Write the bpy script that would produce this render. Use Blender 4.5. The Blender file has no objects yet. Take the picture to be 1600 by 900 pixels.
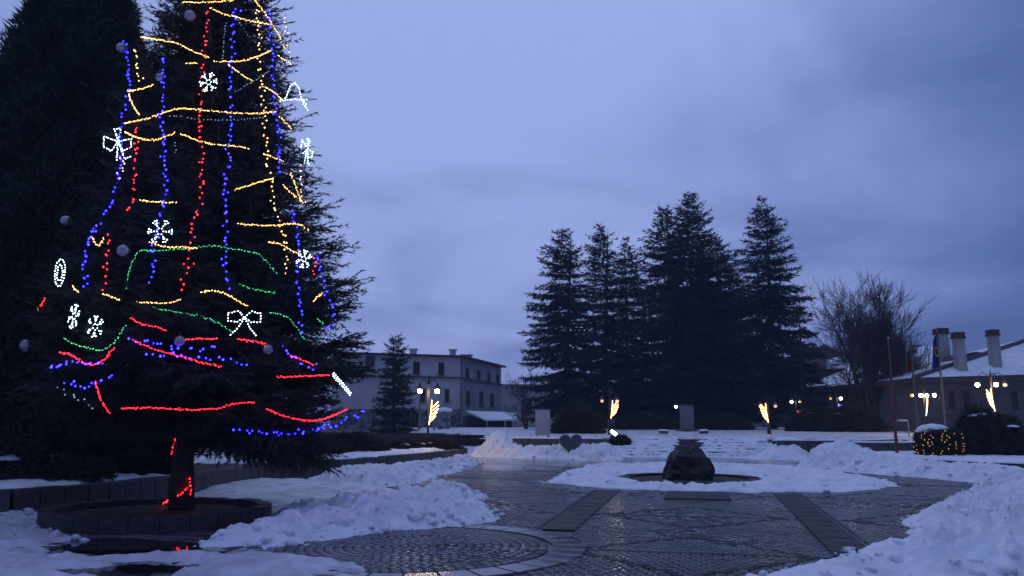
import bpy, math, random
import numpy as np
from mathutils import Vector
R = math.radians
rng = np.random.default_rng(7)
random.seed(7)
scene = bpy.context.scene
col = scene.collection

# ------------------------------------------------------------------ camera
F, HOR, CAMH = 1250.0, 655.0, 1.6
PITCH = math.atan((HOR - 450) / F)
cam_d = bpy.data.cameras.new('camera')
cam = bpy.data.objects.new('camera', cam_d)
col.objects.link(cam)
cam.location = (0, 0, CAMH)
cam.rotation_euler = (math.pi / 2 + PITCH, 0, 0)
cam_d.sensor_width = 36
cam_d.lens = 36 * F / 1600
cam_d.clip_start = 0.1
cam_d.clip_end = 3000
scene.camera = cam

# ------------------------------------------------------------------ dusk sky
SUN_AZ, SUN_EL = R(-14), R(-2.5)          # the sun has set behind the square, a little to the left
world = bpy.data.worlds.new('World')
scene.world = world
world.use_nodes = True
wn, wl = world.node_tree.nodes, world.node_tree.links
wn.clear()
def N(nodes, t, **kw):
    n = nodes.new(t)
    for k, v in kw.items():
        setattr(n, k, v)
    return n
sky = N(wn, 'ShaderNodeTexSky', sky_type='NISHITA', sun_disc=False)
sky.sun_elevation = SUN_EL
sky.sun_rotation = SUN_AZ
tc = N(wn, 'ShaderNodeTexCoord')
sep = N(wn, 'ShaderNodeSeparateXYZ')
wl.new(tc.outputs['Generated'], sep.inputs[0])
def wmath(op, a, b=None, c=None):
    n = N(wn, 'ShaderNodeMath', operation=op)
    for i, x in enumerate((a, b, c)):
        if x is None: continue
        if isinstance(x, (int, float)): n.inputs[i].default_value = x
        else: wl.new(x, n.inputs[i])
    return n.outputs[0]
zz = wmath('ADD', wmath('MAXIMUM', sep.outputs['Z'], 0.0), 0.22)
comb = N(wn, 'ShaderNodeCombineXYZ')
wl.new(wmath('DIVIDE', sep.outputs['X'], zz), comb.inputs[0])
wl.new(wmath('DIVIDE', sep.outputs['Y'], zz), comb.inputs[1])
cn = N(wn, 'ShaderNodeTexNoise')
cn.inputs['Scale'].default_value = 1.25
cn.inputs['Detail'].default_value = 5
cn.inputs['Roughness'].default_value = 0.5
cn.inputs['Distortion'].default_value = 0.5
wl.new(comb.outputs[0], cn.inputs['Vector'])
# glow of the set sun through the overcast
dot = N(wn, 'ShaderNodeVectorMath', operation='DOT_PRODUCT')
wl.new(tc.outputs['Generated'], dot.inputs[0])
GEL = R(24)
dot.inputs[1].default_value = (math.sin(R(-9)) * math.cos(GEL), math.cos(R(-9)) * math.cos(GEL), math.sin(GEL))
mr = N(wn, 'ShaderNodeMapRange', interpolation_type='SMOOTHSTEP')
wl.new(dot.outputs['Value'], mr.inputs[0])
mr.inputs[1].default_value = 0.60; mr.inputs[2].default_value = 1.0
mr.inputs[3].default_value = 0.0; mr.inputs[4].default_value = 1.0
val = wmath('ADD', wmath('MULTIPLY', mr.outputs[0], 0.62), wmath('MULTIPLY', cn.outputs['Fac'], 0.90))
val = wmath('ADD', val, wmath('MULTIPLY', wmath('POWER', wmath('MAXIMUM', sep.outputs['Z'], 0.0), 2.0), 0.75))   # an overcast sky is brighter overhead
val = wmath('SUBTRACT', val, 0.175)
val = wmath('MAXIMUM', val, 0.42)                         # the overcast covers the whole sky
cr = N(wn, 'ShaderNodeValToRGB')
cr.color_ramp.interpolation = 'B_SPLINE'
e = cr.color_ramp.elements
e[0].position = 0.15; e[0].color = (0.060, 0.102, 0.285, 1)
e[1].position = 1.0; e[1].color = (0.385, 0.490, 0.925, 1)
m1 = e.new(0.48); m1.color = (0.103, 0.166, 0.420, 1)
m3 = e.new(0.66); m3.color = (0.156, 0.236, 0.560, 1)
m2 = e.new(0.84); m2.color = (0.284, 0.366, 0.745, 1)
wl.new(val, cr.inputs[0])
mul = N(wn, 'ShaderNodeVectorMath', operation='SCALE')
wl.new(cr.outputs[0], mul.inputs[0]); mul.inputs['Scale'].default_value = 10.0
mix = N(wn, 'ShaderNodeMix', data_type='RGBA')
mix.inputs[0].default_value = 0.9                      # overcast nearly hides the clear dusk sky
wl.new(sky.outputs[0], mix.inputs[6]); wl.new(mul.outputs[0], mix.inputs[7])
bg = N(wn, 'ShaderNodeBackground'); bg.inputs['Strength'].default_value = 0.1
wl.new(mix.outputs[2], bg.inputs['Color'])
wo = N(wn, 'ShaderNodeOutputWorld'); wl.new(bg.outputs[0], wo.inputs['Surface'])

sd = bpy.data.lights.new('sun', 'SUN')
sd.energy = 0.06; sd.angle = R(40); sd.color = (0.75, 0.82, 1.0)
sun = bpy.data.objects.new('sun', sd); col.objects.link(sun)
sdir = Vector((math.sin(SUN_AZ) * math.cos(R(35)), math.cos(SUN_AZ) * math.cos(R(35)), math.sin(R(35))))
sun.rotation_euler = sdir.to_track_quat('Z', 'Y').to_euler()

vs = scene.view_settings
vs.view_transform = 'Standard'; vs.look = 'None'; vs.exposure = 0.0; vs.gamma = 1.0
scene.cycles.use_denoising = True
scene.cycles.max_bounces = 5
scene.cycles.sample_clamp_indirect = 10.0

# ------------------------------------------------------------------ helpers
CP, SP = math.cos(PITCH), math.sin(PITCH)
def ray(px, py):
    u, v = (px - 800) / F, (450 - py) / F
    return np.array((u, CP - v * SP, SP + v * CP))
def G(px, py, z=0.0):
    d = ray(px, py); t = (z - CAMH) / d[2]
    p = d * t; return (p[0], p[1], z)
def P(px, py, Y):
    d = ray(px, py); p = d * (Y / d[1]); return (p[0], p[1], p[2] + CAMH)
def X(px, py, Y): return P(px, py, Y)[0]

def hash2(ix, iy, seed):
    n = (ix.astype(np.int64) * 374761393 + iy.astype(np.int64) * 668265263 + seed * 974634777) & 0xFFFFFFFF
    n = ((n ^ (n >> 13)) * 1274126177) & 0xFFFFFFFF
    n = n ^ (n >> 16)
    return (n & 0xFFFFFF) / float(0xFFFFFF)
def vnoise(x, y, seed=0):
    ix, iy = np.floor(x), np.floor(y); fx, fy = x - ix, y - iy
    ux, uy = fx * fx * (3 - 2 * fx), fy * fy * (3 - 2 * fy)
    a, b = hash2(ix, iy, seed), hash2(ix + 1, iy, seed)
    c, d = hash2(ix, iy + 1, seed), hash2(ix + 1, iy + 1, seed)
    return (a * (1 - ux) + b * ux) * (1 - uy) + (c * (1 - ux) + d * ux) * uy
def fbm(x, y, seed=0, oct=4):
    s, a, t = 0, 0.5, 0
    for o in range(oct):
        s = s + a * vnoise(x * 2 ** o + 17.3 * o, y * 2 ** o - 9.1 * o, seed + o); t += a; a *= 0.5
    return s / t

def mesh_np(name, V, tris_or_quads, mats, midx=None, smooth=False):
    V = np.asarray(V, dtype=np.float32); Fa = np.asarray(tris_or_quads, dtype=np.int32)
    k = Fa.shape[1]
    me = bpy.data.meshes.new(name)
    me.vertices.add(len(V)); me.vertices.foreach_set('co', V.ravel())
    me.loops.add(Fa.size); me.loops.foreach_set('vertex_index', Fa.ravel())
    me.polygons.add(len(Fa))
    me.polygons.foreach_set('loop_start', np.arange(0, Fa.size, k, dtype=np.int32))
    for m in mats: me.materials.append(m)
    if midx is not None: me.polygons.foreach_set('material_index', np.asarray(midx, dtype=np.int32))
    if smooth: me.polygons.foreach_set('use_smooth', np.ones(len(Fa), dtype=bool))
    me.update(calc_edges=True); me.validate()
    return me

class MB:
    def __init__(s): s.v, s.f, s.m = [], [], []; s.mi = 0
    def add(s, vs, fs):
        o = len(s.v); s.v.extend([tuple(map(float, q)) for q in vs])
        for f in fs: s.f.append(tuple(o + i for i in f)); s.m.append(s.mi)
        return s
    def box(s, c, d, rz=0.0, taper=1.0):
        x, y, z = d[0] / 2, d[1] / 2, d[2] / 2; ca, sa = math.cos(rz), math.sin(rz); vs = []
        for k, t in ((-1, 1), (1, taper)):
            for i, j in ((-1, -1), (1, -1), (1, 1), (-1, 1)):
                a, b = i * x * t, j * y * t
                vs.append((c[0] + a * ca - b * sa, c[1] + a * sa + b * ca, c[2] + k * z))
        return s.add(vs, [(3, 2, 1, 0), (4, 5, 6, 7), (0, 1, 5, 4), (1, 2, 6, 5), (2, 3, 7, 6), (3, 0, 4, 7)])
    def tube(s, pts, rad, n=8, cap=True):
        pts = [Vector(p) for p in pts]
        if not hasattr(rad, '__len__'): rad = [rad] * len(pts)
        vs, fs = [], []
        prev = None
        for i, p in enumerate(pts):
            t = (pts[min(i + 1, len(pts) - 1)] - pts[max(i - 1, 0)])
            t = t.normalized() if t.length > 1e-9 else Vector((0, 0, 1))
            if prev is None:
                a = t.orthogonal().normalized()
            else:
                a = (prev - t * prev.dot(t))
                a = a.normalized() if a.length > 1e-6 else t.orthogonal().normalized()
            prev = a; b = t.cross(a)
            for k in range(n):
                th = 2 * math.pi * k / n
                vs.append(p + (a * math.cos(th) + b * math.sin(th)) * rad[i])
        for i in range(len(pts) - 1):
            for k in range(n):
                fs.append((i * n + k, i * n + (k + 1) % n, (i + 1) * n + (k + 1) % n, (i + 1) * n + k))
        if cap:
            fs.append(tuple(reversed(range(n)))); fs.append(tuple((len(pts) - 1) * n + k for k in range(n)))
        return s.add(vs, fs)
    def lathe(s, prof, c=(0, 0, 0), n=16, sx=1, sy=1):
        vs, fs = [], []
        for r, z in prof:
            for k in range(n):
                th = 2 * math.pi * k / n
                vs.append((c[0] + r * sx * math.cos(th), c[1] + r * sy * math.sin(th), c[2] + z))
        for i in range(len(prof) - 1):
            for k in range(n):
                fs.append((i * n + k, i * n + (k + 1) % n, (i + 1) * n + (k + 1) % n, (i + 1) * n + k))
        fs.append(tuple(reversed(range(n)))); fs.append(tuple((len(prof) - 1) * n + k for k in range(n)))
        return s.add(vs, fs)
    def prism(s, poly, z0, z1):
        n = len(poly)
        vs = [(p[0], p[1], z0) for p in poly] + [(p[0], p[1], z1) for p in poly]
        fs = [tuple(reversed(range(n))), tuple(range(n, 2 * n))]
        fs += [(i, (i + 1) % n, n + (i + 1) % n, n + i) for i in range(n)]
        return s.add(vs, fs)
    def build(s, name, mat, parent=None, origin=(0, 0, 0), smooth=False):
        me = bpy.data.meshes.new(name)
        me.from_pydata([(a - origin[0], b - origin[1], c - origin[2]) for a, b, c in s.v], [], s.f)
        for m in (mat if isinstance(mat, (list, tuple)) else [mat]): me.materials.append(m)
        if any(s.m): me.polygons.foreach_set('material_index', s.m)
        if smooth: me.polygons.foreach_set('use_smooth', [True] * len(me.polygons))
        me.update()
        return link(name, me, parent, origin)
def link(name, me, parent=None, origin=(0, 0, 0)):
    o = bpy.data.objects.new(name, me); col.objects.link(o)
    o.location = origin
    if parent: o.parent = parent
    return o
def tag(o, label=None, cat=None, group=None, kind=None):
    if label: o['label'] = label
    if cat: o['category'] = cat
    if group: o['group'] = group
    if kind: o['kind'] = kind
    return o
def thing(name, label, cat, loc=(0, 0, 0), rz=0, group=None):
    o = bpy.data.objects.new(name, None); col.objects.link(o)
    o.location = loc; o.rotation_euler = (0, 0, rz); o.empty_display_size = 0.2
    return tag(o, label, cat, group)
def octa(mb, p, r):
    x, y, z = p
    mb.add([(x + r, y, z), (x - r, y, z), (x, y + r, z), (x, y - r, z), (x, y, z + r), (x, y, z - r)],
           [(0, 2, 4), (2, 1, 4), (1, 3, 4), (3, 0, 4), (2, 0, 5), (1, 2, 5), (3, 1, 5), (0, 3, 5)])

# ------------------------------------------------------------------ materials
def mat(name, c, rough=0.7, c2=None, scale=3.0, bump=0.0, bscale=None, spec=0.5, detail=6, rvar=0.0, lo=.35, hi=.65, coat=0.0, metallic=0.0):
    m = bpy.data.materials.new(name); m.use_nodes = True
    nt = m.node_tree; b = nt.nodes['Principled BSDF']
    b.inputs['Base Color'].default_value = (*c, 1); b.inputs['Roughness'].default_value = rough
    b.inputs['Specular IOR Level'].default_value = spec; b.inputs['Metallic'].default_value = metallic
    b.inputs['Coat Weight'].default_value = coat; b.inputs['Coat Roughness'].default_value = 0.08
    t = nt.nodes.new('ShaderNodeTexCoord')
    if c2:
        n = nt.nodes.new('ShaderNodeTexNoise'); n.inputs['Scale'].default_value = scale; n.inputs['Detail'].default_value = detail
        nt.links.new(t.outputs['Object'], n.inputs['Vector'])
        r = nt.nodes.new('ShaderNodeValToRGB')
        r.color_ramp.elements[0].position = lo; r.color_ramp.elements[1].position = hi
        r.color_ramp.elements[0].color = (*c, 1); r.color_ramp.elements[1].color = (*c2, 1)
        nt.links.new(n.outputs['Fac'], r.inputs[0]); nt.links.new(r.outputs[0], b.inputs['Base Color'])
        if rvar:
            q = nt.nodes.new('ShaderNodeMapRange')
            q.inputs[1].default_value = .35; q.inputs[2].default_value = .65
            q.inputs[3].default_value = rough; q.inputs[4].default_value = rough + rvar
            nt.links.new(n.outputs['Fac'], q.inputs[0]); nt.links.new(q.outputs[0], b.inputs['Roughness'])
    if bump:
        n2 = nt.nodes.new('ShaderNodeTexNoise'); n2.inputs['Scale'].default_value = bscale or scale * 4; n2.inputs['Detail'].default_value = 5
        nt.links.new(t.outputs['Object'], n2.inputs['Vector'])
        bp = nt.nodes.new('ShaderNodeBump'); bp.inputs['Strength'].default_value = bump; bp.inputs['Distance'].default_value = 0.03
        nt.links.new(n2.outputs['Fac'], bp.inputs['Height']); nt.links.new(bp.outputs[0], b.inputs['Normal'])
    return m
def emit(name, c, s, sample=False):
    m = bpy.data.materials.new(name); m.use_nodes = True
    b = m.node_tree.nodes['Principled BSDF']
    b.inputs['Base Color'].default_value = (*[min(1, .3 + .5 * x) for x in c], 1)
    b.inputs['Emission Color'].default_value = (*c, 1); b.inputs['Emission Strength'].default_value = s
    if not sample: m.cycles.emission_sampling = 'NONE'
    return m
M = {}
M['snow'] = mat('snow', (.92, .925, .935), .65, (.62, .61, .61), 1.7, .6, 14, lo=.50, hi=.85, detail=10)
M['snow_dirty'] = mat('snow_dirty', (.74, .74, .76), .55, (.40, .38, .38), 2.6, .5, 16, lo=.42, hi=.72)
M['slush'] = mat('slush', (.68, .69, .72), .4, (.45, .45, .47), 2.4, .5, 16, lo=.4, hi=.7, rvar=.2)
M['sett'] = mat('wet_sett', (.060, .059, .064), .035, (.17, .167, .175), .55, .05, 40, rvar=.19)
M['sett_dark'] = mat('wet_dark_sett', (.03, .03, .034), .4, (.05, .05, .055), 5, .3, 60, rvar=.2, spec=.2)
M['slab_dark'] = mat('wet_dark_slab', (.022, .022, .026), .42, (.036, .035, .039), 3, .2, 50, rvar=.2, spec=.18)
M['slab_pale'] = mat('wet_pale_slab', (.13, .128, .132), .08, (.21, .206, .212), 1.5, .08, 50, rvar=.2)
M['joint'] = mat('wet_joint', (.055, .055, .06), .25, (.09, .088, .09), 6, .3, 30)
M['soil'] = mat('soil', (.035, .026, .02), .85, (.06, .045, .032), 5, .8, 25)
M['block'] = mat('wall_block', (.055, .053, .055), .65, (.10, .096, .097), 4, .6, 25)
M['block_dark'] = mat('planter_block', (.03, .028, .028), .6, (.055, .052, .05), 5, .6, 25)
M['rock'] = mat('rock', (.014, .011, .010), .65, (.028, .022, .020), 3, .8, 9)
M['bark'] = mat('bark', (.035, .028, .024), .9, (.06, .05, .042), 6, .7, 30)
M['needle'] = mat('needle', (.040, .052, .036), .75, (.055, .07, .045), 2, spec=.2)
M['needle_far'] = mat('needle_far', (.030, .041, .032), .85, (.042, .052, .040), .4, spec=.08)
M['thuja'] = mat('thuja', (.040, .052, .036), .8, (.05, .066, .042), 1.2, spec=.15)
M['hedge'] = mat('hedge', (.04, .05, .032), .8, (.07, .06, .04), 3, spec=.2)
M['twig'] = mat('twig', (.05, .04, .034), .9, (.07, .056, .046), 3)
M['iron'] = mat('lamp_iron', (.02, .02, .022), .45, (.03, .028, .028), 8)
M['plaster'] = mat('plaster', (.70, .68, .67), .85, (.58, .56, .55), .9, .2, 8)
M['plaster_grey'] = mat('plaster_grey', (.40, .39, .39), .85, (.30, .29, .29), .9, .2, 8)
M['stone_wall'] = mat('stone_wall', (.13, .12, .112), .85, (.085, .078, .075), 1.6, .5, 5)
M['dark_wall'] = mat('dark_wall', (.07, .065, .065), .85, (.045, .042, .045), 1.2, .3, 6)
M['cornice'] = mat('cornice', (.12, .115, .115), .8, (.08, .078, .08), 2)
M['roof_dark'] = mat('roof_dark', (.05, .042, .04), .75, (.075, .06, .055), 3, .4, 12)
M['glass'] = mat('window_glass', (.02, .022, .028), .12, spec=.6)
M['frame'] = mat('window_frame', (.10, .085, .075), .6, (.07, .06, .055), 8)
M['wood'] = mat('wood', (.09, .06, .04), .7, (.06, .042, .03), 8, .3, 30)
M['steel'] = mat('galvanised_steel', (.35, .35, .36), .45, (.27, .27, .28), 5, metallic=.3)
M['board'] = mat('white_board', (.58, .58, .60), .5, (.50, .50, .52), 1.5)
M['teal'] = mat('teal_paint', (.05, .20, .24), .6, (.04, .15, .18), 3)
M['heart'] = mat('heart_panel', (.10, .095, .12), .5, (.075, .07, .09), 6)
M['red_paint'] = mat('red_paint', (.20, .05, .045), .5, (.14, .04, .035), 6)
M['flag_w'] = mat('flag_white', (.36, .36, .37), .8, (.30, .30, .31), 6)
M['flag_g'] = mat('flag_green', (.02, .16, .08), .8, (.018, .12, .06), 6)
M['flag_r'] = mat('flag_red', (.26, .025, .025), .8, (.2, .02, .02), 6)
M['flag_b'] = mat('flag_blue', (.02, .03, .28), .8, (.018, .025, .2), 6)
M['star'] = mat('flag_star', (.7, .55, .05), .8)
M['monument'] = mat('monument_stone', (.20, .195, .2), .6, (.15, .145, .15), 3, .3, 20)
M['wire'] = mat('green_wire', (.02, .03, .02), .7)
M['graffiti'] = mat('painted_wall', (.34, .33, .36), .8, (.12, .115, .14), 2.2, lo=.46, hi=.54)
E_ = {
 'gold': emit('bulb_gold', (1.0, .50, .12), 6.0, True), 'red': emit('bulb_red', (1.0, .012, .022), 9.0, True),
 'green': emit('bulb_green', (.04, .85, .22), 2.0, True), 'blue': emit('bulb_blue', (.009, .007, 1.0), 30.0, True),
 'white': emit('bulb_white', (.72, .95, 1.0), 7.0, True), 'pale': emit('bulb_pale', (.45, .75, .75), .55),
 'pink': emit('bulb_pink', (1.0, .55, .5), 3.0),
 'lamp': emit('lamp_glow', (1.0, .68, .32), 130.0, True), 'lamp_white': emit('lamp_glow_white', (1.0, .93, .80), 45.0),
 'lamp_dim': emit('lamp_glow_dim', (1.0, .6, .3), .8),
 'feather': emit('feather_glow', (1.0, .62, .22), 9.0, True), 'feather_blue': emit('feather_blue_glow', (.16, .16, 1.0), 9.0),
 'feather_red': emit('feather_red_glow', (1.0, .03, .06), 2.5)}

# ------------------------------------------------------------------ ground and plaza
AX = np.array((.225, .974)); AX = AX / np.linalg.norm(AX)     # axis of the square, away from the camera
RT = np.array((AX[1], -AX[0]))
O0 = np.array((2.12, 18.44))                                   # a point on one dark band
def loc2(s, l): q = O0 + AX * s + RT * l; return q[0], q[1]
BAY = 3.85

mb = MB()
mb.add([(-700, -40, -.06), (700, -40, -.06), (700, 1200, -.06), (-700, 1200, -.06)], [(0, 1, 2, 3)])
g = mb.build('ground', M['snow_dirty']); tag(g, kind='structure')

def sdist(poly, x, y):
    """signed distance, positive inside"""
    poly = np.asarray(poly, float); d = np.full(x.shape, 1e9); ins = np.zeros(x.shape, bool)
    for i in range(len(poly)):
        a, b = poly[i], poly[(i + 1) % len(poly)]
        ex, ey = b - a; L = ex * ex + ey * ey + 1e-12
        t = np.clip(((x - a[0]) * ex + (y - a[1]) * ey) / L, 0, 1)
        d = np.minimum(d, np.hypot(x - a[0] - t * ex, y - a[1] - t * ey))
        c = ((a[1] > y) != (b[1] > y)) & (x < (b[0] - a[0]) * (y - a[1]) / (b[1] - a[1] + 1e-12) + a[0])
        ins ^= c
    return np.where(ins, d, -d)
def gp(pts, z=0.0): return [G(a, b, z)[:2] for a, b in pts]

SN = {}
SN['A'] = gp([(325, 856), (420, 853), (520, 842), (640, 829), (768, 815), (735, 792), (750, 778), (700, 770), (640, 776), (560, 780), (490, 795), (430, 806), (375, 830)])
SN['D'] = gp([(-80, 800), (85, 806), (70, 826), (135, 846), (60, 858), (-80, 856)])
SN['E'] = gp([(-80, 864), (90, 860), (150, 868), (300, 866), (420, 870), (540, 886), (600, 915), (-80, 915)])
SN['F'] = gp([(1180, 912), (1250, 884), (1320, 872), (1365, 856), (1440, 842), (1415, 818), (1440, 802), (1500, 788), (1560, 778), (1660, 776), (1900, 800), (1900, 912)])

C2 = np.array(G(640, 853)[:2]); R2 = 1.85
RC0 = np.array(G(1076, 752)[:2])
plaza = MB()
plz_poly = [(-14, 7.0), (14, 7.0), (19, 19), (14.4, 23.1), (11.9, 27.6), (12.4, 33), (7.4, 34.3), (-1, 37), (-2, 35), (-2.5, 31), (-4.8, 25), (-6.7, 22.3), (-7.2, 17.8), (-7.8, 15.2), (-9, 13.9), (-14, 13)]
plaza.add([(a, b, -.025) for a, b in plz_poly], [tuple(range(len(plz_poly)))])
plaza = plaza.build('plaza_paving', M['joint']); tag(plaza, kind='structure')
# far paving, too far away to tell the setts apart
mfar = mat('wet_far_paving', (.060, .059, .064), .04, (.15, .148, .155), .7, .12, 9, rvar=.20)
far_poly = [(-4.2, 26.0), (12.5, 26.0), (11.8, 27.6), (12.3, 33), (7.4, 34.25), (-1, 36.9), (-1.95, 35), (-2.45, 31), (-4.35, 26.0)]
f_ = MB().add([(a, b, -.004) for a, b in far_poly], [tuple(range(len(far_poly)))]).build('far_paving', mfar, plaza)

def sett_mesh(cx, cy, ux, uy, lx, ly, tx, ty, dz):
    """arrays of setts: centre, unit direction, half sizes, tilts -> verts (n,8,3)"""
    n = len(cx); V = np.zeros((n, 8, 3)); k = 0
    for zz_, sh in ((-.024, 1.0), (0.0, .972)):
        for a, b in ((-1, -1), (1, -1), (1, 1), (-1, 1)):
            p, q = a * lx * sh, b * ly * sh
            V[:, k, 0] = cx + p * ux - q * uy; V[:, k, 1] = cy + p * uy + q * ux
            V[:, k, 2] = zz_ + (dz + p * tx + q * ty if zz_ == 0 else 0); k += 1
    return V
SF = np.array([(4, 5, 6, 7), (0, 1, 5, 4), (1, 2, 6, 5), (2, 3, 7, 6), (3, 0, 4, 7)])
cx, cy, ux, uy, lx, ly, mi = [], [], [], [], [], [], []
pitch = .118
# rings of the round pattern
k = 0
r = .07
while r < R2 - .03:
    n = max(5, int(2 * math.pi * r / pitch)); ph = rng.random() * 6
    th = ph + np.arange(n) * 2 * math.pi / n
    cx.append(C2[0] + r * np.cos(th)); cy.append(C2[1] + r * np.sin(th)); ux.append(-np.sin(th)); uy.append(np.cos(th))
    lx.append(np.full(n, math.pi * r / n - .006)); ly.append(np.full(n, pitch / 2 - .0045)); mi.append(np.zeros(n, int))
    r += pitch
# straight rows elsewhere
rows = np.arange(-12.5, 9.5, pitch)
for j, s in enumerate(rows):
    l = np.arange(-13.0, 10.5, pitch * 1.05) + (j % 2) * pitch * .5
    s_ = s + 0 * l
    x = O0[0] + AX[0] * s_ + RT[0] * l; y = O0[1] + AX[1] * s_ + RT[1] * l
    keep = (y > 8.1) & (y < 26.2) & (np.abs(x) < y * .665 + .3) & (np.hypot(x - C2[0], y - C2[1]) > R2 + .40)
    lb = (l + BAY / 2) % BAY - BAY / 2
    keep &= (np.abs(lb) > .31) | (s_ > .3)
    keep &= (np.hypot(x - RC0[0], y - RC0[1]) > 1.95) & (sdist(plz_poly, x, y) > .15)
    for kn, kpoly in SN.items():
        if kn in 'AF': keep &= sdist(kpoly, x, y) < .5
    # dark lines: one across each bay and a diamond inside it
    sb = (s_ + 2.4) % BAY; lc = l % BAY
    dk = (np.abs(sb - BAY / 2) < .075) | (np.abs(np.abs(lc - BAY / 2) + np.abs(sb - BAY / 2) - BAY * .38) < .085)
    n = keep.sum()
    cx.append(x[keep]); cy.append(y[keep]); ux.append(np.full(n, RT[0])); uy.append(np.full(n, RT[1]))
    lx.append(np.full(n, pitch * .525 - .0045)); ly.append(np.full(n, pitch / 2 - .0045)); mi.append(dk[keep].astype(int))
cx, cy, ux, uy, lx, ly, mi = [np.concatenate(a) for a in (cx, cy, ux, uy, lx, ly, mi)]
hid = np.zeros(len(cx), bool)
for kn, kpoly in SN.items():
    if kn in 'AF': hid |= sdist(kpoly, cx, cy) > .12
cx, cy, ux, uy, lx, ly, mi = [a[~hid] for a in (cx, cy, ux, uy, lx, ly, mi)]
n = len(cx)
lx = lx * (1 - .10 * rng.random(n)); ly = ly * (1 - .10 * rng.random(n))
TX, TY, DZ = rng.normal(0, .012, n), rng.normal(0, .010, n), rng.normal(0, .0009, n)
DZ += .012 * (fbm(cx * .8, cy * .8, 5) - .5)
under = (sdist(SN['E'], cx, cy) > .1) | (sdist(SN['D'], cx, cy) > .1)
big = np.argsort(cy + 0.2 * np.abs(cx) + 50 * under)[:300]
small = np.setdiff1d(np.arange(n), big)
V = sett_mesh(cx, cy, ux, uy, lx, ly, TX, TY, DZ)
Fa = (SF[None] + 8 * np.arange(len(small))[:, None, None]).reshape(-1, 4)
o = link('setts', mesh_np('setts', V[small].reshape(-1, 3), Fa, [M['sett'], M['sett_dark']], np.repeat(mi[small], 5)), plaza)
tag(o, kind='stuff')
for i in big:
    c = np.array((cx[i], cy[i], 0))
    link('sett', mesh_np('sett', V[i] - c, SF, [M['sett_dark'] if mi[i] else M['sett']]), plaza, tuple(c))
# dark bands of slabs, parallel to the axis, one bay apart
for b in (-1, 0, 1, 2):
    s = -12.0
    while s < .2:
        L = .62
        x, y = loc2(s + L / 2, b * BAY)
        if y > 8.2 and abs(x) < y * .66 and not any(sdist(kp, np.array([x]), np.array([y]))[0] > .4 for kp in SN.values()) and math.hypot(x - C2[0], y - C2[1]) > R2 + .5:
            q = MB().box((0, 0, -.010), (.50, L - .012, .022 + .004 * rng.random()), 0, .985)
            ob = q.build('slab', M['slab_dark'], plaza, smooth=False)
            ob.location = (x, y, .002 * rng.random()); ob.rotation_euler = (rng.normal(0, .004), rng.normal(0, .004), math.atan2(AX[1], AX[0]) - math.pi / 2)
        s += L
# pale smooth border round the circular pattern
nb = 34
for k in range(nb):
    a0, a1 = 2 * math.pi * k / nb + .008, 2 * math.pi * (k + 1) / nb - .008
    x, y = C2 + (R2 + .2) * np.array((math.cos((a0 + a1) / 2), math.sin((a0 + a1) / 2)))
    if any(sdist(kp, np.array([x]), np.array([y]))[0] > .3 for kp in SN.values()): continue
    poly = [(C2[0] + rr * math.cos(a) - x, C2[1] + rr * math.sin(a) - y) for rr, a in
            ((R2, a0), (R2 + .39, a0), (R2 + .39, (a0 + a1) / 2), (R2 + .39, a1), (R2, a1), (R2, (a0 + a1) / 2))]
    ob = MB().prism(poly, -.02, .003 * rng.random()).build('border_slab', M['slab_pale'], plaza)
    ob.location = (x, y, 0)
# the dark slab set in the paving before the rock
x, y = G(1090, 775)[:2]
ob = MB().box((0, 0, 0), (1.35, 1.75, .05), 0, .97).build('dark_plate', M['slab_dark'], plaza)
ob.location = (x, y, .0); ob.rotation_euler = (0, 0, math.atan2(AX[1], AX[0]) - math.pi / 2)

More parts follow.
